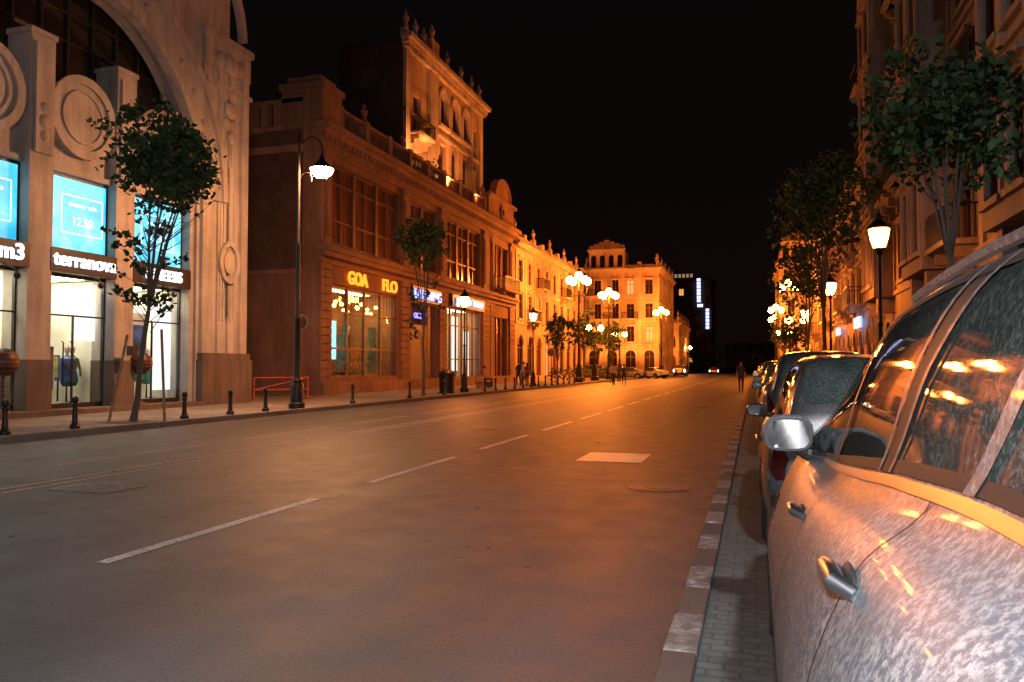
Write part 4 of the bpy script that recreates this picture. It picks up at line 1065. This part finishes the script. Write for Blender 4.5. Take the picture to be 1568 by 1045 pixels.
            for k in range(n//2+1):
                t0=math.pi*k/(n//2+1)
                f=lambda t,q: wp((q,w+(wr+.06)*math.cos(t),wr+(wr+.06)*math.sin(t)),side)
                t1=math.pi*(k+1)/(n//2+1); tw.poly([f(t0,X0-.03),f(t1,X0-.03),f(t1,X0-.35),f(t0,X0-.35)],0)
            tw.poly([wp((X0-.34,w+(wr+.06)*math.cos(2*math.pi*k/n),wr+(wr+.06)*math.sin(2*math.pi*k/n)),side) for k in range(n)],0)
            tw.obj('wheel',[M['tyre'],M['alloy']],par)
        my=cowl-.22
        bpnt=surf(my,6.25); mx=bpnt[0]+(.11 if detail else .15); mz=bpnt[2]+(.09 if detail else .05)
        c=wp((mx,my,mz),side)
        PB.sphere(c,1,20,0,.12,.085,.09 if detail else .075,.75)
        MG=MB(); 
        gy=-.087
        ptsm=[wp((mx+.095*math.copysign(abs(math.cos(t))**.6,math.cos(t)),my+gy,mz+(.07 if detail else .057)*math.copysign(abs(math.sin(t))**.6,math.sin(t))),side) for t in [2*math.pi*k/24 for k in range(24)]]
        MG.poly(ptsm); MG.obj('mirror_glass',M['mirrorg'],par)
        if detail:
            for k in range(24):
                t=2*math.pi*k/24; q=2*math.pi*(k+1)/24
                f=lambda t,rr: wp((mx+rr*.095*math.copysign(abs(math.cos(t))**.6,math.cos(t)),my+gy-.003,mz+rr*.07*math.copysign(abs(math.sin(t))**.6,math.sin(t))),side)
                S.poly([f(t,1.0),f(q,1.0),f(q,1.14),f(t,1.14)])
        S.tube([wp((bpnt[0]-.02,my,bpnt[2]-.02),side),wp((bpnt[0]+.04,my,bpnt[2]+.0),side),wp((mx-.03,my,mz-.05),side)],[.04,.03,.03],8)
    S.obj('seals_and_seams',M['seal'],par,smooth=True); C.obj('chrome_trim',M['chrome'],par,smooth=True); PB.obj('painted_fittings',paint,par,smooth=True,recalc=True)
    pl=MB(); a=wp((-.26,-.015,.62),1); b2=wp((.26,-.01,.74),1)
    pl.box(min(a[0],b2[0]),max(a[0],b2[0]),min(a[1],b2[1])-.01,max(a[1],b2[1])+.01,.62,.74); pl.obj('number_plate',M['white'],par)
    return par
silver=paintmat('silver_paint_dusty',(.085,.10,.12),.25,.62,.10,.45,55,.3)
car(1.0,.4,SUV,silver,'parked_suv',detail=True,bpil=[2.36])
beige=paintmat('beige_paint',(.35,.30,.27),.4); blackp=paintmat('black_paint',(.015,.015,.018),.2,.15); whitep=paintmat('white_paint',(.5,.5,.5),0,.3); greyp=paintmat('grey_paint',(.15,.15,.16),.5); dgrey=paintmat('dark_grey_paint',(.04,.04,.045),.4,.2)
car(.93,6.35,HATCH,dgrey); car(1.02,12.3,SUV,blackp,'parked_suv'); car(1.0,18.3,SEDAN,greyp); car(.95,23.8,HATCH,greyp); car(.95,28.7,SEDAN,beige); car(1.0,34.2,SUV,silver,'parked_suv'); car(.95,40.5,SEDAN,blackp)
car(.95,46.2,HATCH,dgrey); car(.95,51.5,SEDAN,whitep); car(1,57,SUV,greyp,'parked_suv'); car(1,63.5,SEDAN,beige); car(1,70,HATCH,whitep); car(1,76,SEDAN,greyp)
car(-15.6,98.6,SEDAN,silver,rot=math.pi/2); car(-22,103,SUV,whitep,rot=math.pi/2); car(-17,93,HATCH,greyp,rot=1.2) ; car(-12.6,100,SEDAN,whitep,'car',rot=.9)
car(-11,122,SUV,blackp,'car',lights=(emit('headlamp_on',(1,.8,.55),25),M['tail'])); car(-7.2,150,SEDAN,greyp,'car',lights=(emit('headlamp_on',(1,.8,.55),25),M['tail']))

# ------------------------------------------------------------ people
skin=plain('skin',(.35,.2,.14),.6); hair=plain('hair',(.02,.012,.01),.7)
def person(x,y,z,rot,step=.2,shirt=(.1,.1,.12),pants=(.03,.03,.05),h=1.0,sit=False,female=False,zb=0):
    V=[(0,0,.95),(0,0,1.12),(0,.01,1.30),(0,0,1.44),(0,.01,1.53),(0,.02,1.62),(0,.02,1.70)]
    Rr=[(.15,.11),(.13,.10),(.165,.11),(.10,.08),(.055,.055),(.085,.095),(.06,.07)]
    E=[(0,1),(1,2),(2,3),(3,4),(4,5),(5,6)]
    def add(p,r,par_):
        V.append(p); Rr.append(r if isinstance(r,tuple) else (r,r)); E.append((par_,len(V)-1)); return len(V)-1
    hands=[]
    for s in (-1,1):
        sw=step*s
        a=add((s*.17,0,1.41),.06,3); b=add((s*.22,-sw*.35,1.14),.043,a); c=add((s*.23,-sw*.8+.05,.90),.030,b); d=add((s*.225,-sw*.95+.07,.83),.032,c); hands.append((s,V[d]))
        if sit:
            a=add((s*.11,.1,.93),.09,0); b=add((s*.14,.46,.93),.06,a); c=add((s*.14,.48,.52),.04,b); e=add((s*.14,.62,.49),.035,c)
        else:
            a=add((s*.09,0,.87),.09,0); b=add((s*.10,sw*.7+.03,.50),.06,a); c=add((s*.10,sw*1.2-.04,.09),.04,b); e=add((s*.11,sw*1.2+.13,.04),.035,c)
    me=bpy.data.meshes.new('person'); me.from_pydata(V,E,[]); o=bpy.data.objects.new('person_tmp',me); COL.objects.link(o)
    md=o.modifiers.new('skin','SKIN'); sv=me.skin_vertices[0].data
    for i,r_ in enumerate(Rr): sv[i].radius=r_; sv[i].use_root=(i==0)
    sb=o.modifiers.new('sub','SUBSURF'); sb.levels=1; sb.render_levels=1
    bpy.context.view_layer.update()
    m2=bpy.data.meshes.new_from_object(o.evaluated_get(bpy.context.evaluated_depsgraph_get())); bpy.data.objects.remove(o)
    mats=[plain('shirt_cloth',shirt,.85),plain('trouser_cloth',pants,.85),skin,hair,plain('shoe_leather',(.02,.015,.012),.5)]
    X=MB(); X.sphere((0,.115,1.635),.02,6,2); 
    for s in (-1,1): X.sphere((s*.088,.02,1.64),.022,6,2)
    X.sphere((0,-.005,1.675),.105,12,3,.95,1.0,.9)
    if female: X.sphere((0,-.05,1.56),.09,10,3,.9,.6,1.6)
    for s,p in hands:
        for k in range(4): X.tube([(p[0],p[1]-.025+k*.017,p[2]),(p[0]-s*.005,p[1]-.025+k*.018,p[2]-.06),(p[0]-s*.02,p[1]-.02+k*.018,p[2]-.095-.006*(k in (1,2)))],[.010,.009,.007],5,2)
        X.tube([(p[0],p[1]+.03,p[2]+.02),(p[0]-s*.01,p[1]+.055,p[2]-.03)],[.011,.008],5,2)
    vs=[tuple(v.co) for v in m2.vertices]; fs=[tuple(q.vertices) for q in m2.polygons]; ms=[]
    for q in m2.polygons:
        c=q.center
        if c.z>1.51: mi=2
        elif c.z<.09: mi=4
        elif c.z<.97 and abs(c.x)<.19: mi=1
        elif abs(c.x)>.19 and c.z<1.15: mi=2
        else: mi=0
        if sit: mi=4 if c.z<.53 else (1 if (c.z<.97 and (c.y>.05 or c.z<.9) and abs(c.x)<.19) else mi if c.z>.97 or abs(c.x)>.19 else 1)
        ms.append(mi)
    n=len(vs); vs+=X.v; fs+=[tuple(i+n for i in f) for f in X.f]; ms+=X.m
    m3=bpy.data.meshes.new('person'); m3.from_pydata(vs,[],fs)
    for m_ in mats: m3.materials.append(m_)
    m3.polygons.foreach_set('material_index',ms); m3.polygons.foreach_set('use_smooth',[True]*len(fs))
    ob=bpy.data.objects.new('woman' if female else 'man',m3); COL.objects.link(ob); ob.location=(x,y,z-(.32*h if sit else 0)); ob.rotation_euler=(0,0,rot); ob.scale=(h,h,h)
try:
    person(-10.9,63,0,.3,.22,(.35,.3,.28),(.05,.05,.08)); person(-10.1,63.4,0,.2,-.2,(.05,.05,.06),(.04,.04,.05),.97)
    person(-.75,47.5,0,3.3,.12,(.03,.03,.035),(.02,.02,.025),1.02)
    person(-15.6,52,.13,2.9,.1,(.03,.03,.03),(.02,.02,.03)); person(-15.1,52.4,.13,.8,.05,(.2,.05,.05),(.03,.03,.05),.95,female=True)
    person(-16.4,56,.13,1.6,.2,(.3,.3,.32),(.03,.03,.05)); person(-12.6,72,0,0,.2,(.5,.45,.4),(.04,.04,.05)); person(-12,72.5,0,.1,-.2,(.05,.05,.1),(.04,.04,.05),.95,female=True)
    person(-16.7,48.0,.13,-1.5,.0,(.3,.28,.26),(.04,.05,.08),sit=True)
    bm_=MB(); bm_.box(-17.05,-16.45,47,49.2,.52,.58)
    for yy in (47.2,49.0): bm_.box(-17.0,-16.5,yy-.04,yy+.04,.13,.519); bm_.box(-17.08,-17.03,yy-.03,yy+.03,.58,1.0)
    for zz in (.7,.85): bm_.box(-17.03,-17.0,47,49.2,zz,zz+.1)
    bm_.obj('street_bench',M['wood'],None)
except Exception as e: print('PEOPLE ERR',e)

# ------------------------------------------------------------ light of the camera's flash, night sky, camera
ld=bpy.data.lights.new('camera_flash','SPOT'); ld.energy=900; ld.color=(.97,.97,1); ld.spot_size=math.radians(115); ld.spot_blend=1.0; ld.shadow_soft_size=.03
lo=bpy.data.objects.new('camera_flash',ld); COL.objects.link(lo); lo.location=(-.02,-.02,1.64); lo.rotation_euler=(math.radians(80),0,math.radians(28))
w=bpy.data.worlds.new('World'); scene.world=w; w.use_nodes=True; nt=w.node_tree; bg=nt.nodes['Background']
tc=nt.nodes.new('ShaderNodeTexCoord'); sp=nt.nodes.new('ShaderNodeSeparateXYZ'); nt.links.new(tc.outputs['Generated'],sp.inputs[0])
rp=nt.nodes.new('ShaderNodeValToRGB'); rp.color_ramp.elements[0].position=0; rp.color_ramp.elements[0].color=(.0045,.0022,.0019,1); rp.color_ramp.elements[1].position=.5; rp.color_ramp.elements[1].color=(.0022,.0017,.0019,1)
nt.links.new(sp.outputs['Z'],rp.inputs['Fac']); nt.links.new(rp.outputs['Color'],bg.inputs['Color']); bg.inputs['Strength'].default_value=1.0
cd=bpy.data.cameras.new('camera'); cd.sensor_width=36; cd.lens=1200/1568*36; cd.clip_end=2000; cd.clip_start=.02
co=bpy.data.objects.new('camera',cd); COL.objects.link(co); co.location=(0,0,1.5); co.rotation_euler=(math.radians(91.885),0,math.radians(17.18)); scene.camera=co
